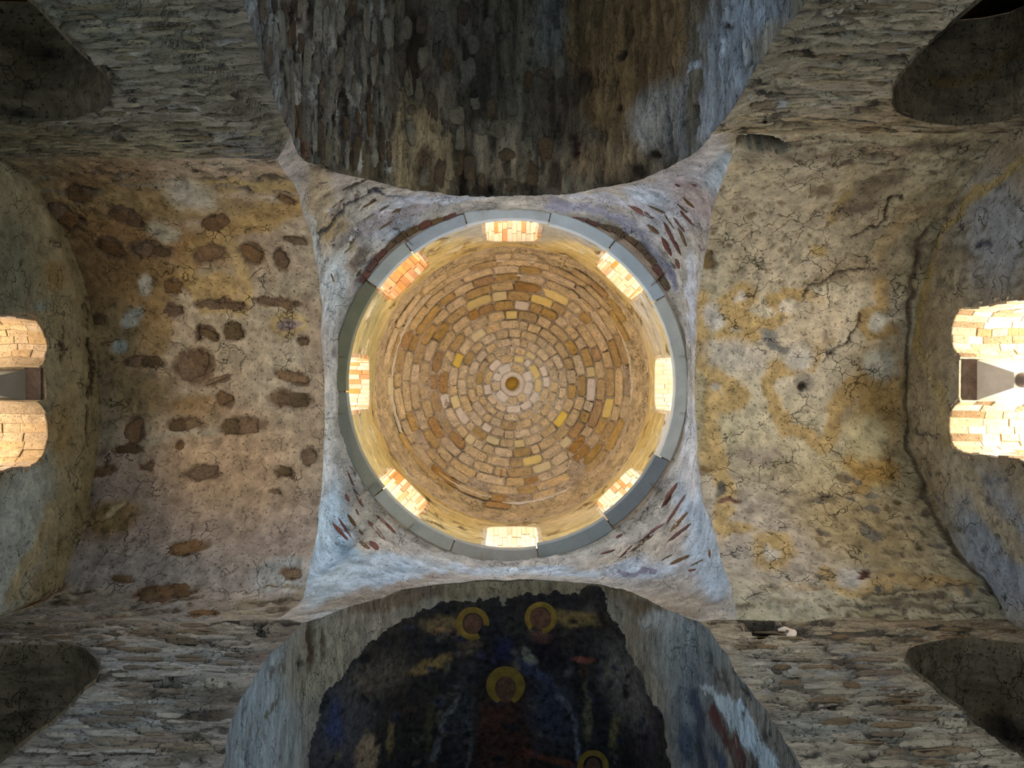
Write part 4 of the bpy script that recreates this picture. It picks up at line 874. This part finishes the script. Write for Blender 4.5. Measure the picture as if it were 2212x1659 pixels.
WL = {'NW': 'rough grey rubble pier wall with a dark arch in the upper left corner of the photo', 'NE': 'tan rubble pier wall with a square beam hole, upper right of the photo',
      'SW': 'grey-brown rubble pier wall with a dark arch, lower left of the photo', 'SE': 'tan coursed rubble pier wall with a long beam hole, lower right of the photo'}
walls = {}
for q in ('NW', 'NE', 'SW', 'SE'):
    L = LW if 'W' in q else LE; xv = XW if 'W' in q else XE; cx_, cd_ = CORN[q]; Y = YQ[q]; fe = EDG[q]
    yn = YN if 'N' in q else YS
    vv = np.concatenate([np.linspace(0, .60, 8)[:-1], np.linspace(.60, 1, 290)]); uu = np.linspace(0, 1, 160)
    Vv, Uu = np.meshgrid(vv, uu, indexing='ij'); bot = -1.5
    top = np.full(Vv.shape, DSP)
    for it in range(6):
        D = bot + (top - bot) * Vv; x = fe(D) * (1 - Uu) + (L * 1.02) * Uu
        top = np.interp(np.abs(x), [abs(cx_), abs(xv)], [cd_, DSP])
    # the plane shifts slightly from the arm's arris to the wall line
    Yg = yn + (Y - yn) * np.clip((np.abs(x) - abs(cx_)) / (abs(xv) - abs(cx_)), 0, 1)
    p = np.stack([x, Yg, D + CAMZ], -1)
    def back(a, b, v, Y=Y):
        v = v.copy(); v[:, 0] = a; v[:, 2] = b + CAMZ; return seamwarp(np.stack([a, np.full(len(a), Y), b + CAMZ], -1))
    pl = OPN[q]
    o = surface('wall_' + NAMES[q], p, (*WB[q], (1.6, 1.6, 3.0)), WF[q], M_wall, (0, 0, 8), .05, (1.8, 1.8, 6.0), hole=((x.copy(), D.copy()), [pl], back), grain=((2.2, 2.2, 13), .3, .022))
    tag(o, WL[q], 'wall', kind='structure'); walls[q] = o
    # reveal of the side arch and the dark corner bay behind it
    s = -1 if 'N' in q else 1
    ol = resample(np.array(pl), 90); dp = 1.05; nv = 34
    g = np.zeros((len(ol), nv, 3)); t = np.linspace(-.03, 1, nv)
    g[..., 0] = ol[:, None, 0]; g[..., 2] = ol[:, None, 1] + CAMZ; g[..., 1] = Y + s * dp * t[None, :]
    cxm = (pl[0][0] + pl[-1][0]) / 2
    rv = [('b', 330, 120, 60, 120, 0, (80, 72, 50), .6, 0), ('b', 60, 120, 60, 80, 0, (86, 74, 44), .6, 0), ('s', [(2000, 170), (2060, 190), (2110, 180), (2160, 130), (2212, 110)], 10, (122, 96, 48), .4, 0), ('b', 2012, 196, 7, 10, 0, (30, 26, 20), .3, -.03), ('b', 2020, 60, 60, 40, 0, (60, 52, 36), .5, 0), ('b', 2150, 1530, 60, 20, 0, (104, 84, 48), .5, 0), ('b', 2180, 1580, 60, 30, 20, (44, 38, 30), .4, 0), ('b', 105, 1480, 12, 60, 0, (110, 96, 72), .5, 0), ('b', 60, 1500, 10, 70, 0, (60, 50, 36), .5, 0),
          ('b', 90, 170, 10, 24, 0, (40, 34, 26), .4, -.02), ('b', 100, 115, 10, 14, 0, (40, 34, 26), .4, -.02), ('b', 130, 165, 8, 12, 0, (40, 34, 26), .4, -.02), ('b', 40, 240, 14, 12, 0, (34, 32, 28), .4, -.02)]
    ro = surface('arch_soffit', g, ((130, 112, 80), (104, 92, 64), 1.6), rv, M_wall, (cxm, Y + s * .5, 6), .03, parent=None)
    ro.parent = o
    xa, xb = (min(pl[0][0], pl[-1][0]) - .5, max(pl[0][0], pl[-1][0]) + .5); zt = max(b for a, b in pl) + CAMZ + .9; y0, y1 = Y + s * dp, Y + s * (dp + 2.2)
    V, Fc = [], []; n = 16
    for j, yy in enumerate((y0, y1)):
        V.append((xa, yy, 0))
        for i in range(n + 1):
            t_ = math.pi * i / n; V.append(((xa + xb) / 2 - (xb - xa) / 2 * math.cos(t_), yy, zt - .9 + .9 * math.sin(t_)))
        V.append((xb, yy, 0))
    k = n + 3
    for i in range(k - 1): Fc.append((i, i + 1, k + i + 1, k + i))
    Fc.append(tuple(range(2 * k - 1, k - 1, -1)))
    # near side wall around the opening
    no = len(ol); st = len(V)
    for (a, b) in ol: V.append((a, y0, b + CAMZ))
    cyb = zt - 3
    outer = []
    for (a, b) in ol:
        dx, dz = a - cxm, (b + CAMZ) - cyb
        if b < 5.9: outer.append((xa if a < cxm else xb, y0, b + CAMZ))
        else:
            m = max(abs(dx) / ((xb - xa) / 2 + .01), abs(dz) / 3.0, 1e-3); outer.append((cxm + dx / m, y0, cyb + dz / m))
    V += outer
    for i in range(no - 1): Fc.append((st + i, st + i + 1, st + no + i + 1, st + no + i))
    bay = mkobj('corner_bay', mkmesh('corner_bay', V, Fc, M_hole), o)

# individual rubble stones showing in the pier walls
def wall_stones(q, n, mats, xr, yr, lr=(30, 90), hr=(4.5, 9.5)):
    par = walls[q]; bv = BV_of(par); placed = []; tries = 0
    while len(placed) < n and tries < n * 12:
        tries += 1
        x, y = R.uniform(*xr), R.uniform(*yr)
        k = abs(y - CY) / 500.0
        l, h = R.uniform(*lr) * k, R.uniform(*hr) * k
        if any(abs(x - a) < (l + c) * .52 and abs(y - b) < (h + d) * .6 for a, b, c, d in placed): continue
        X, D = xpx(q, x, y)
        if D > DSP - .12 or abs(X) < abs(float(EDG[q](D))) + .2 * l / 60 + .12: continue
        pl = OPN[q]; 
        mar = l / 2 * D / F + .05
        if any(inpoly(np.array([X + sx_ * mar]), np.array([D + dz_]), pl)[0] for sx_ in (-1, 0, 1) for dz_ in (-.08, .08)): continue
        if piece_px('stone', par, bv, blob(x, y, l / 2, h / 2, R.uniform(-3, 3), 11, .2, 2.6), R.uniform(.008, .026), R.choice(mats), .04, .2):
            placed.append((x, y, l, h))
def wmat(n, c): return masonry(n, c, 1.0, 1.6, rnd=.16, pit=.6, mott=.35)
MW = {'NW': [wmat('olive_rubble', (146, 136, 110)), wmat('olive_rubble_dark', (112, 102, 80))], 'NE': [wmat('sand_rubble', (166, 150, 120)), wmat('sand_rubble_dark', (134, 118, 92))],
      'SW': [wmat('ash_rubble', (152, 142, 126)), wmat('ash_rubble_dark', (112, 98, 80))], 'SE': [wmat('tan_rubble', (160, 144, 118)), wmat('tan_rubble_dark', (122, 102, 78))]}
wall_stones('NW', 120, MW['NW'], (0, 640), (5, 335))
wall_stones('NE', 80, MW['NE'], (1560, 2200), (5, 285))
wall_stones('SW', 120, MW['SW'], (0, 650), (1350, 1655))
wall_stones('SE', 90, MW['SE'], (1530, 2205), (1360, 1655))
piece_px('stone', walls['SE'], BV_of(walls['SE']), blob(1702, 1366, 20, 7, 15, 11, .15), .03, M_white, .1, .2, 'loose white stone at the mouth of the beam hole')
# brown stones where the plaster of the left vault has fallen
bvw = BV_of(vault_w)
for (x, y, rx, ry, an) in holes_w:
    nn = max(1, int(rx / 20)); 
    ca, sa = math.cos(math.radians(an)), math.sin(math.radians(an))
    for j in range(nn):
        u = (j + .5) / nn * 2 - 1; u *= rx * (1 - .5 / nn) if nn > 1 else 0
        piece_px('stone', vault_w, bvw, blob(x + u * ca, y + u * sa, rx / nn * .9, ry * .85, an, 14, .34, 2.4), .02, R.choice([M_brown, M_brown, masonry_b := M_hole]), .02, .25)
# grey and brown stones bare in the dark vault
bvn = BV_of(arm_n)
MN = [wmat('dark_rubble', (104, 98, 82)), wmat('dark_rubble_brown', (84, 70, 52)), wmat('dark_rubble_pale', (116, 112, 98))]
pln = []
for k in range(420):
    if len(pln) > 150: break
    if k % 5 >= 3 and k > 160: continue
    if k % 5 < 3: x, y = R.uniform(545, 850), R.uniform(5, 385); l, w_ = R.uniform(40, 120), R.uniform(5, 9)
    else: x, y = R.uniform(870, 1220), R.uniform(20, 400); l, w_ = R.uniform(24, 60), R.uniform(8, 17)
    if any(abs(x - a) < (w_ + c) * 1.02 and abs(y - b) < (l + d) * .5 for a, b, c, d in pln): continue
    if piece_px('stone', arm_n, bvn, blob(x, y, w_, l / 2, R.uniform(-4, 4), 12, .24, 2.6), R.uniform(.012, .03), R.choice(MN if k % 5 < 3 else MN[:2]), .04, .22): pln.append((x, y, w_, l))
# stepped brick band along the fresco arch and the dark arch
for (o, pts, dd) in ((arm_s, spts, 9), (arm_n, npts, -9)):
    pass

# ------------------------------------------------------------------ end walls with two-light windows
def endwall(q, X, cv, lights, spand, base, feats, name, lab, wid):
    s = -1 if X < 0 else 1
    c = np.array(catmull(cv, 260)); nu, nv = 170, 140
    ys = np.linspace(c[:, 0].min() - .08, c[:, 0].max() + .08, nu); o_ = np.argsort(c[:, 0]); dt = np.interp(ys, c[o_, 0], c[o_, 1]) + .09
    v = np.concatenate([np.linspace(0, .55, 6)[:-1], np.linspace(.55, 1, nv)])
    D = -1.5 + (dt[:, None] + .0 + 1.5) * v[None, :]; Yg = np.repeat(ys[:, None], len(v), 1)
    p = np.stack([np.full(D.shape, X), Yg, D + CAMZ], -1)
    # outline of the paired lights: two arches meeting on a short spandrel above the impost
    SB = 8.2
    (c1, r1, k1), (c2, r2, k2) = lights
    out = [(c1 - r1, SB), (c1 - r1, k1 - r1)]
    for i in range(1, 12): t = math.pi * i / 12; out.append((c1 - r1 * math.cos(t), k1 - r1 + r1 * math.sin(t)))
    out += [(c1 + r1, spand), (c2 - r2, spand)]
    for i in range(1, 12): t = math.pi * i / 12; out.append((c2 - r2 * math.cos(t), k2 - r2 + r2 * math.sin(t)))
    out += [(c2 + r2, k2 - r2), (c2 + r2, SB)]
    def back(a, b, vv): return seamwarp(np.stack([np.full(len(a), X), a, b + CAMZ], -1))
    w = surface(name, p, base, feats, M_vault, (0, 0, 8), .02, hole=((Yg.copy(), D.copy()), [out], back))
    tag(w, lab, 'wall', kind='structure')
    wn = bpy.data.objects.new('window_%d' % wid, None); COL.objects.link(wn)
    oo = [out[0]] + [tuple(a) for a in resample(np.array(out[1:13]), 22)] + [out[13], out[14]] + [tuple(a) for a in resample(np.array(out[15:27]), 22)] + [out[-1]]
    oo = np.array(oo); T = 1.1; nt_ = 14
    g = np.zeros((len(oo), nt_, 3)); tt_ = np.linspace(0, 1, nt_)
    g[..., 1] = oo[:, None, 0]; g[..., 2] = oo[:, None, 1] + CAMZ; g[..., 0] = X + s * T * tt_[None, :]
    V = seamwarp(g).reshape(-1, 3); idx = np.arange(len(V)).reshape(len(oo), nt_)
    Fq = np.stack([idx[:-1, :-1], idx[1:, :-1], idx[1:, 1:], idx[:-1, 1:]], -1).reshape(-1, 4)
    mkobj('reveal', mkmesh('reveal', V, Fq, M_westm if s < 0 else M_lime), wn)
    # facing stones / bricks of the soffits and jambs
    for (c0, r0, k0) in lights:
        arc = [(c0 - r0, k0 - r0 - 1.6 + .2 * i) for i in range(8)] + [(c0 - r0 * math.cos(math.pi * i / 10), k0 - r0 + r0 * math.sin(math.pi * i / 10)) for i in range(11)] + [(c0 + r0, k0 - r0 - .2 * i) for i in range(1, 9)]
        for i in range(len(arc) - 1):
            (a0, z0), (a1, z1) = arc[i], arc[i + 1]
            am, zm = (a0 + a1) / 2, (z0 + z1) / 2
            if spand - .02 > zm - 0 and ((c0 == c1 and am > c0 and zm < spand) or (c0 == c2 and am < c0 and zm < spand)): continue
            nz = Vector((0, c0 - am, (k0 - r0) - zm if zm > k0 - r0 else 0)).normalized()
            cut = 0.0
            while cut < T - .1:
                nx = min(cut + R.uniform(.16, .42), T)
                q4 = [Vector(seamwarp(np.array([X + s * u, a, z + CAMZ]))) for (u, a, z) in ((cut, a0, z0), (nx, a0, z0), (nx, a1, z1), (cut, a1, z1))]
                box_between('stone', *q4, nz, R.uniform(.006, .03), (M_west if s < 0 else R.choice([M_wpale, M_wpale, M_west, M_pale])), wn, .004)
                cut = nx
    # impost block (upturned wedge) and mullion column
    cm = (c1 + r1 + c2 - r2) / 2; hw = (c2 - r2 - c1 - r1) / 2; f0 = X + s * .225; b0 = X + s * 1.0; f1 = X + s * .48; b1 = X + s * .68
    zi, zj = spand + CAMZ, spand + CAMZ - .36; h1 = .088
    V = [(f0, cm - hw, zi + .03), (f0, cm + hw, zi + .03), (b0, cm + hw, zi + .03), (b0, cm - hw, zi + .03), (f0, cm - hw, zi - .03), (f0, cm + hw, zi - .03), (b0, cm + hw, zi - .03), (b0, cm - hw, zi - .03), (f1, cm - h1, zj), (f1, cm + h1, zj), (b1, cm + h1, zj), (b1, cm - h1, zj)]
    Fc = [(0, 1, 2, 3)] + [(a, (a + 1) % 4, 4 + (a + 1) % 4, 4 + a) for a in range(4)] + [(4 + a, 4 + (a + 1) % 4, 8 + (a + 1) % 4, 8 + a) for a in range(4)] + [(8, 9, 10, 11)]
    mkobj('impost_block', mkmesh('impost_block', V, Fc, masonry('impost_marble', (172, 168, 162) if s > 0 else (92, 90, 84), .2, 1, pit=.1, mott=.15, spec=.3, rough=.6), False), wn)  # left impost gets a darker marble, its shade put into the colour
    V = [(X + s * .05, cm - hw - .03, zi - .004), (X + s * .05, cm + hw + .03, zi - .004), (f0 + s * .02, cm + hw + .03, zi - .004), (f0 + s * .02, cm - hw - .03, zi - .004)]
    V = [(a + (0 if k_ in (0, 1) else 0), b, c - .022) for k_, (a, b, c) in enumerate(V)] + [(a, b, c + .06) for a, b, c in V]
    mkobj('spandrel_shade_slab', mkmesh('spandrel_shade_slab', V, [(0, 1, 2, 3), (7, 6, 5, 4), (0, 4, 5, 1), (2, 6, 7, 3), (1, 5, 6, 2), (3, 7, 4, 0)], M_dark, False), wn)  # dark slab added so the spandrel underside looks shaded
    V, Fc = [], []; nb = 20; xc = (f1 + b1) / 2
    prof = [(.088, zj), (.088, zj - .07), (.074, zj - .09), (.078, zj - .6), (.085, SB + CAMZ + .2), (.11, SB + CAMZ + .12), (.11, SB + CAMZ)]
    for (r, z) in prof:
        for i in range(nb): t = 2 * math.pi * i / nb; V.append((xc + r * math.cos(t), cm + r * math.sin(t), z))
    for j in range(len(prof) - 1):
        for i in range(nb): Fc.append((j * nb + i, j * nb + (i + 1) % nb, (j + 1) * nb + (i + 1) % nb, (j + 1) * nb + i))
    mkobj('mullion_column', mkmesh('mullion_column', V, Fc, masonry('column_stone', (120, 112, 108), .3, 1, pit=.2)), wn)
    V = [(X - s * .02, c1 - r1 - .1, SB + CAMZ - .1), (X - s * .02, c2 + r2 + .1, SB + CAMZ - .1), (X + s * T, c2 + r2 + .1, SB + CAMZ - .1), (X + s * T, c1 - r1 - .1, SB + CAMZ - .1)]
    V += [(a, b, c + .1) for a, b, c in V]
    mkobj('window_sill', mkmesh('window_sill', V, [(0, 1, 2, 3), (7, 6, 5, 4), (0, 4, 5, 1), (2, 6, 7, 3), (1, 5, 6, 2), (3, 7, 4, 0)], M_lime, False), wn)
    return w, wn
lw = [('b', 30, 1150, 60, 200, 15, (150, 160, 150), .6, 0), ('b', 170, 800, 36, 300, 0, (140, 126, 84), .6, 0), ('s', [(60, 420), (130, 560), (160, 700), (175, 850), (160, 1000), (100, 1150), (20, 1290)], 14, (146, 134, 96), .5, 0), ('s', [(190, 640), (200, 760), (196, 860), (185, 960)], 2.5, (66, 56, 38), .5, -.02), ('b', 90, 660, 14, 10, 0, (120, 130, 122), .4, 0), ('b', 120, 600, 24, 30, 0, (140, 118, 66), .5, 0), ('b', 130, 930, 30, 60, 0, (136, 116, 66), .5, 0), ('s', [(135, 740), (140, 760), (130, 790)], 3, (70, 56, 36), .5, -.02), ('b', 20, 600, 60, 120, 0, (110, 110, 84), .6, 0)]
le = [('b', 2150, 500, 80, 120, 0, (150, 156, 160), .6, 0), ('b', 2150, 1180, 80, 150, -20, (136, 150, 166), .55, 0), ('s', [(2212, 340), (2080, 440), (2020, 520), (1985, 640), (1975, 740), (1990, 790), (2025, 840), (2035, 930), (2045, 980), (2100, 1040)], 11, (170, 148, 86), .4, 0), ('s', [(2050, 990), (2130, 1100), (2212, 1200)], 22, (166, 156, 130), .6, 0),  # lower blue patch is daylight tinted into the wall colour
      ('b', 2080, 545, 40, 14, 20, (110, 104, 92), .4, -.01), ('b', 2130, 530, 16, 10, 0, (70, 72, 90), .4, -.01), ('b', 2050, 560, 50, 24, 0, (146, 134, 108), .5, 0), ('b', 1990, 820, 6, 16, -20, (70, 66, 52), .3, -.02), ('b', 2000, 900, 30, 120, -8, (168, 156, 128), .6, 0)]
for k in range(60):
    le.append(('b', R.uniform(1985, 2212), R.uniform(900, 1300), R.uniform(3, 9), R.uniform(3, 7), R.uniform(0, 90), R.choice([(96, 92, 78), (110, 104, 84), (96, 104, 116)]), .35, -.006))
    le.append(('b', R.uniform(2010, 2212), R.uniform(430, 700), R.uniform(3, 7), R.uniform(3, 10), R.uniform(0, 90), (120, 114, 96), .4, -.005))
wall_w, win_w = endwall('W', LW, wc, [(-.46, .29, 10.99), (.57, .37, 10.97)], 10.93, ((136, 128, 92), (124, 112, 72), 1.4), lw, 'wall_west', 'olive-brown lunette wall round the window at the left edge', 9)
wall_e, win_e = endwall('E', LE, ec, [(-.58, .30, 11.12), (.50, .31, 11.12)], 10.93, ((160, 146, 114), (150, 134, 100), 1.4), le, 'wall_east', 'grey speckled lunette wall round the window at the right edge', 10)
tag(win_w, 'two-light arched window with marble impost at the left edge of the photo', 'window', kind='structure')
tag(win_e, 'sunlit two-light arched window with marble impost at the right edge', 'window', kind='structure')

# ------------------------------------------------------------------ fresco on the south vault
fpoly = [(672, 1700), (674, 1600), (692, 1530), (720, 1480), (760, 1430), (800, 1390), (850, 1350), (900, 1325), (930, 1312), (960, 1297), (985, 1303), (1020, 1298), (1062, 1290), (1078, 1290), (1083, 1312), (1096, 1312), (1100, 1294), (1130, 1284), (1175, 1280), (1200, 1280), (1225, 1288), (1250, 1284), (1262, 1272), (1290, 1268), (1308, 1285), (1312, 1325), (1330, 1350), (1352, 1378), (1358, 1410), (1390, 1470), (1420, 1530), (1440, 1600), (1452, 1700)]
ffe = [('b', 740, 1560, 60, 120, 20, (62, 66, 74), .6, 0), ('b', 820, 1460, 70, 40, -30, (76, 72, 64), .6, 0), ('b', 720, 1560, 20, 50, 0, (46, 62, 104), .5, 0), ('b', 925, 1432, 48, 14, -25, (116, 96, 44), .45, 0), ('b', 955, 1345, 50, 16, 0, (96, 82, 48), .5, 0), ('b', 960, 1362, 30, 8, 10, (128, 96, 58), .5, 0),
 ('b', 1235, 1335, 60, 16, 0, (104, 88, 40), .5, 0), ('b', 1092, 1590, 90, 100, 0, (60, 38, 26), .6, 0), ('b', 1040, 1560, 60, 30, -20, (74, 44, 30), .6, 0), ('b', 1140, 1420, 10, 24, -30, (112, 112, 94), .4, 0), ('b', 1160, 1455, 50, 12, 30, (58, 68, 96), .5, 0), ('b', 1190, 1540, 50, 70, -10, (50, 56, 70), .6, 0), ('b', 1000, 1540, 30, 90, 10, (54, 56, 58), .6, 0),
 ('b', 790, 1630, 26, 46, 8, (132, 116, 92), .3, .004), ('b', 840, 1590, 8, 44, 0, (104, 92, 52), .5, 0), ('b', 930, 1580, 8, 60, 0, (72, 68, 42), .5, 0), ('b', 1270, 1540, 8, 60, 0, (92, 88, 64), .5, 0), ('b', 1330, 1580, 10, 40, 10, (100, 92, 56), .5, 0), ('b', 1400, 1570, 24, 60, 0, (54, 50, 62), .6, 0),
 ('b', 1180, 1400, 26, 44, 0, (30, 26, 34), .5, 0), ('b', 1090, 1400, 20, 26, 0, (34, 38, 66), .5, 0), ('b', 1350, 1480, 40, 90, -20, (86, 88, 86), .6, 0), ('b', 1010, 1600, 4, 90, 0, (70, 76, 80), .5, 0), ('s', [(940, 1659), (955, 1560), (990, 1510)], 5, (92, 96, 100), .6, 0), ('s', [(1250, 1659), (1245, 1560), (1200, 1500)], 5, (84, 92, 104), .6, 0),
 ('s', [(1130, 1620), (1190, 1640), (1260, 1659)], 7, (92, 48, 30), .5, 0), ('b', 1166, 1370, 24, 12, 0, (84, 56, 46), .5, 0), ('b', 1015, 1390, 26, 12, 0, (78, 66, 50), .5, 0), ('b', 1260, 1430, 20, 8, 0, (110, 60, 44), .5, 0)]
for k in range(130):
    x, y = R.uniform(690, 1430), R.uniform(1300, 1659)
    ffe.append(('b', x, y, R.uniform(3, 16), R.uniform(3, 10), R.uniform(0, 180), R.choice([(34, 34, 40), (72, 70, 66), (44, 50, 72), (84, 80, 66), (60, 46, 38), (40, 42, 44), (28, 28, 30)]), .6, 0))
cc = catmull([q_ for q_ in SWe[::-1]][1:] + list(sc_) + list(SEe)[:-1], 620)
ys = np.linspace(YS + .02, 5.4, 230)
g = np.zeros((620, 230, 3)); g[..., 0] = cc[:, None, 0]; g[..., 1] = ys[None, :]; g[..., 2] = cc[:, None, 1] + CAMZ
q0 = seamwarp(g); nn_ = normals(g, (0, 4, 9))
px, py = topx(q0); wx = fbm(q0 * 5, 61, 5, .6) * 16; wy = fbm(q0 * 5, 66, 5, .6) * 16
ins = inpoly(px + wx, py + wy, fpoly)
q1 = q0 + nn_ * (rough(q0, .018, 40, (3, 1.2, 3)))[..., None] + nn_ * np.where(ins, .014, -.004)[..., None]
cF, dF = paint(q0, px, py, ((34, 34, 38), (46, 43, 38), 3.2), ffe, 6)
cF = cF * .85
idx = np.arange(620 * 230).reshape(620, 230); Fq = np.stack([idx[:-1, :-1], idx[1:, :-1], idx[1:, 1:], idx[:-1, 1:]], -1).reshape(-1, 4)
Fq = Fq[ins.ravel()[Fq].any(1)]
used, invi = np.unique(Fq.ravel(), return_inverse=True)
M_fr = masonry('fresco_paint', None, .6, 2.6, pit=.5, mott=.85)
fresco = mkobj('fresco', mkmesh('fresco', q1.reshape(-1, 3)[used], invi.reshape(-1, 4), M_fr, True, cF.reshape(-1, 3)[used]))
tag(fresco, 'dark worn ceiling fresco with three haloed figures on the bottom vault', 'fresco', kind='thing')
bvf = BV_of(fresco)
M_halo = masonry('halo_ochre', (106, 88, 38), .4, 2, pit=.4, mott=.4); M_face = masonry('face_brown', (78, 58, 44), .4, 3, pit=.4, mott=.5); M_line = masonry('dark_red_line', (70, 32, 24), .3, 3)
def halo(x, y, ro, ri, gap0, gap1, ex=1.0, dx=0, dy=0, rix=None):
    n = 40; V = []; Fc = []
    a0, a1 = math.radians(gap1), math.radians(gap0 + 360)
    for i in range(n + 1):
        t = a0 + (a1 - a0) * i / n
        for (rr, ry, h, ox, oy) in ((ro, ro, .0, 0, 0), (ro - 1, ro - 1, .004, 0, 0), ((rix or ri) + 1, ri + 1, .004, dx, dy), ((rix or ri), ri, .0, dx, dy)):
            pp, n_ = cast(bvf, x + ox + rr * math.cos(t), y + oy + ry * math.sin(t) * ex)
            if pp is None: pp, n_ = V_last
            V_last = (pp, n_); V.append(pp + n_ * (h + .001))
    for i in range(n):
        for k in range(3): a = i * 4 + k; Fc.append((a, a + 1, a + 5, a + 4))
    mkobj('halo', mkmesh('halo', V, Fc, M_halo), fresco)
halo(1021, 1347, 36, 23, 8, 62)
halo(1168, 1335, 35, 23, 82, 132)
halo(1092, 1481, 42, 26, 64, 116, 1.0, 0, 6, 22)
halo(1281, 1654, 34, 21, 78, 104)
for (x, y, rx, ry, an) in ((1021, 1348, 20, 22, 15), (1167, 1337, 21, 24, -8), (1092, 1490, 21, 30, 0), (1281, 1655, 16, 18, 0)):
    piece_px('face', fresco, bvf, blob(x, y, rx, ry, an, 20, .02, 2), .003, M_face, .0, .1)

# ------------------------------------------------------------------ floor, arm end walls (outside the frame)
def box(name, x0, x1, y0, y1, z0, z1, mat, parent=None):
    V = [(x, y, z) for z in (z0, z1) for (x, y) in ((x0, y0), (x1, y0), (x1, y1), (x0, y1))]
    return mkobj(name, mkmesh(name, V, [(3, 2, 1, 0), (4, 5, 6, 7), (0, 1, 5, 4), (1, 2, 6, 5), (2, 3, 7, 6), (3, 0, 4, 7)], mat, False), parent)
fl = box('floor', -9, 9, -9, 9, -.2, 0, M_floor); tag(fl, 'pale stone floor of the church below the camera', 'floor', kind='structure')
M_end = masonry('end_wall', (150, 144, 130), .6, 1)
wnn = box('wall_north', -3, 3, -7.2, -6.8, 0, 14.6, M_end); tag(wnn, 'plain rubble end wall of the dark top arm', 'wall', kind='structure')
wss = box('wall_south', -3, 3, 6.8, 7.2, 0, 14.2, M_end); tag(wss, 'plain rubble end wall of the fresco arm', 'wall', kind='structure')
# roofs over the four arms: solid masonry above the vaults, keeps the sky out of the joints
M_roof = masonry('roof_tiles', (196, 160, 126), .8, 1, rnd=.05)
def hull(nm, boxes, lb):
    root = bpy.data.objects.new(nm, None); COL.objects.link(root); tag(root, lb, 'roof', kind='structure')
    for b in boxes: box('roof_slab', *b, M_roof, root)
ZR = ZK + .13
for nm, s_, L, lb in (('roof', -1, LW, 'masonry and tiles over the left arm'), ('roof', 1, LE, 'masonry and tiles over the right arm')):
    xa, xb = sorted((s_ * 2.5, L + s_ * 1.1)); xo, xp = sorted((L + s_ * .9, L + s_ * 1.1))
    hull(nm, [(xa, xb, -3.4, 3.4, ZR - .12, ZR), (xa, xb, -3.4, -3.2, 11.5, ZR), (xa, xb, 3.2, 3.4, 11.5, ZR),
              (xo, xp, -3.4, -1.0, 0, ZR), (xo, xp, 1.0, 3.4, 0, ZR), (xo, xp, -1.0, 1.0, 12.75, ZR), (xo, xp, -1, 1, 0, 9.6)], lb)
hull('roof', [(-3.4, 3.4, -7.2, -2.85, ZR - .12, ZR), (-3.4, -3.2, -7.2, -2.85, 11.5, ZR), (3.2, 3.4, -7.2, -2.85, 11.5, ZR)], 'masonry and tiles over the top arm')
hull('roof', [(-3.4, 3.4, 2.75, 7.2, ZR - .12, ZR), (-3.4, -3.2, 2.75, 7.2, 11.5, ZR), (3.2, 3.4, 2.75, 7.2, 11.5, ZR)], 'masonry and tiles over the fresco arm')
# square base of the drum: slab with a round opening
V, Fc = [], []
for i in range(96):
    t = 2 * math.pi * i / 96; m_ = 3.6 / max(abs(math.cos(t)), abs(math.sin(t)))
    for (r, z) in ((2.29, ZK + .03), (2.29, ZK + .125), (m_, ZK + .125), (m_, ZK + .03)): V.append((r * math.cos(t), r * math.sin(t), z))
for i in range(96):
    for k in range(4): Fc.append((i * 4 + k, i * 4 + (k + 1) % 4, ((i + 1) % 96) * 4 + (k + 1) % 4, ((i + 1) % 96) * 4 + k))
bs = mkobj('drum_base', mkmesh('drum_base', V, Fc, M_roof, False)); tag(bs, 'masonry base that carries the drum, hidden above the pendentives', 'roof', kind='structure')
print('objects', len(bpy.data.objects), 'verts', sum(len(m.vertices) for m in bpy.data.meshes))
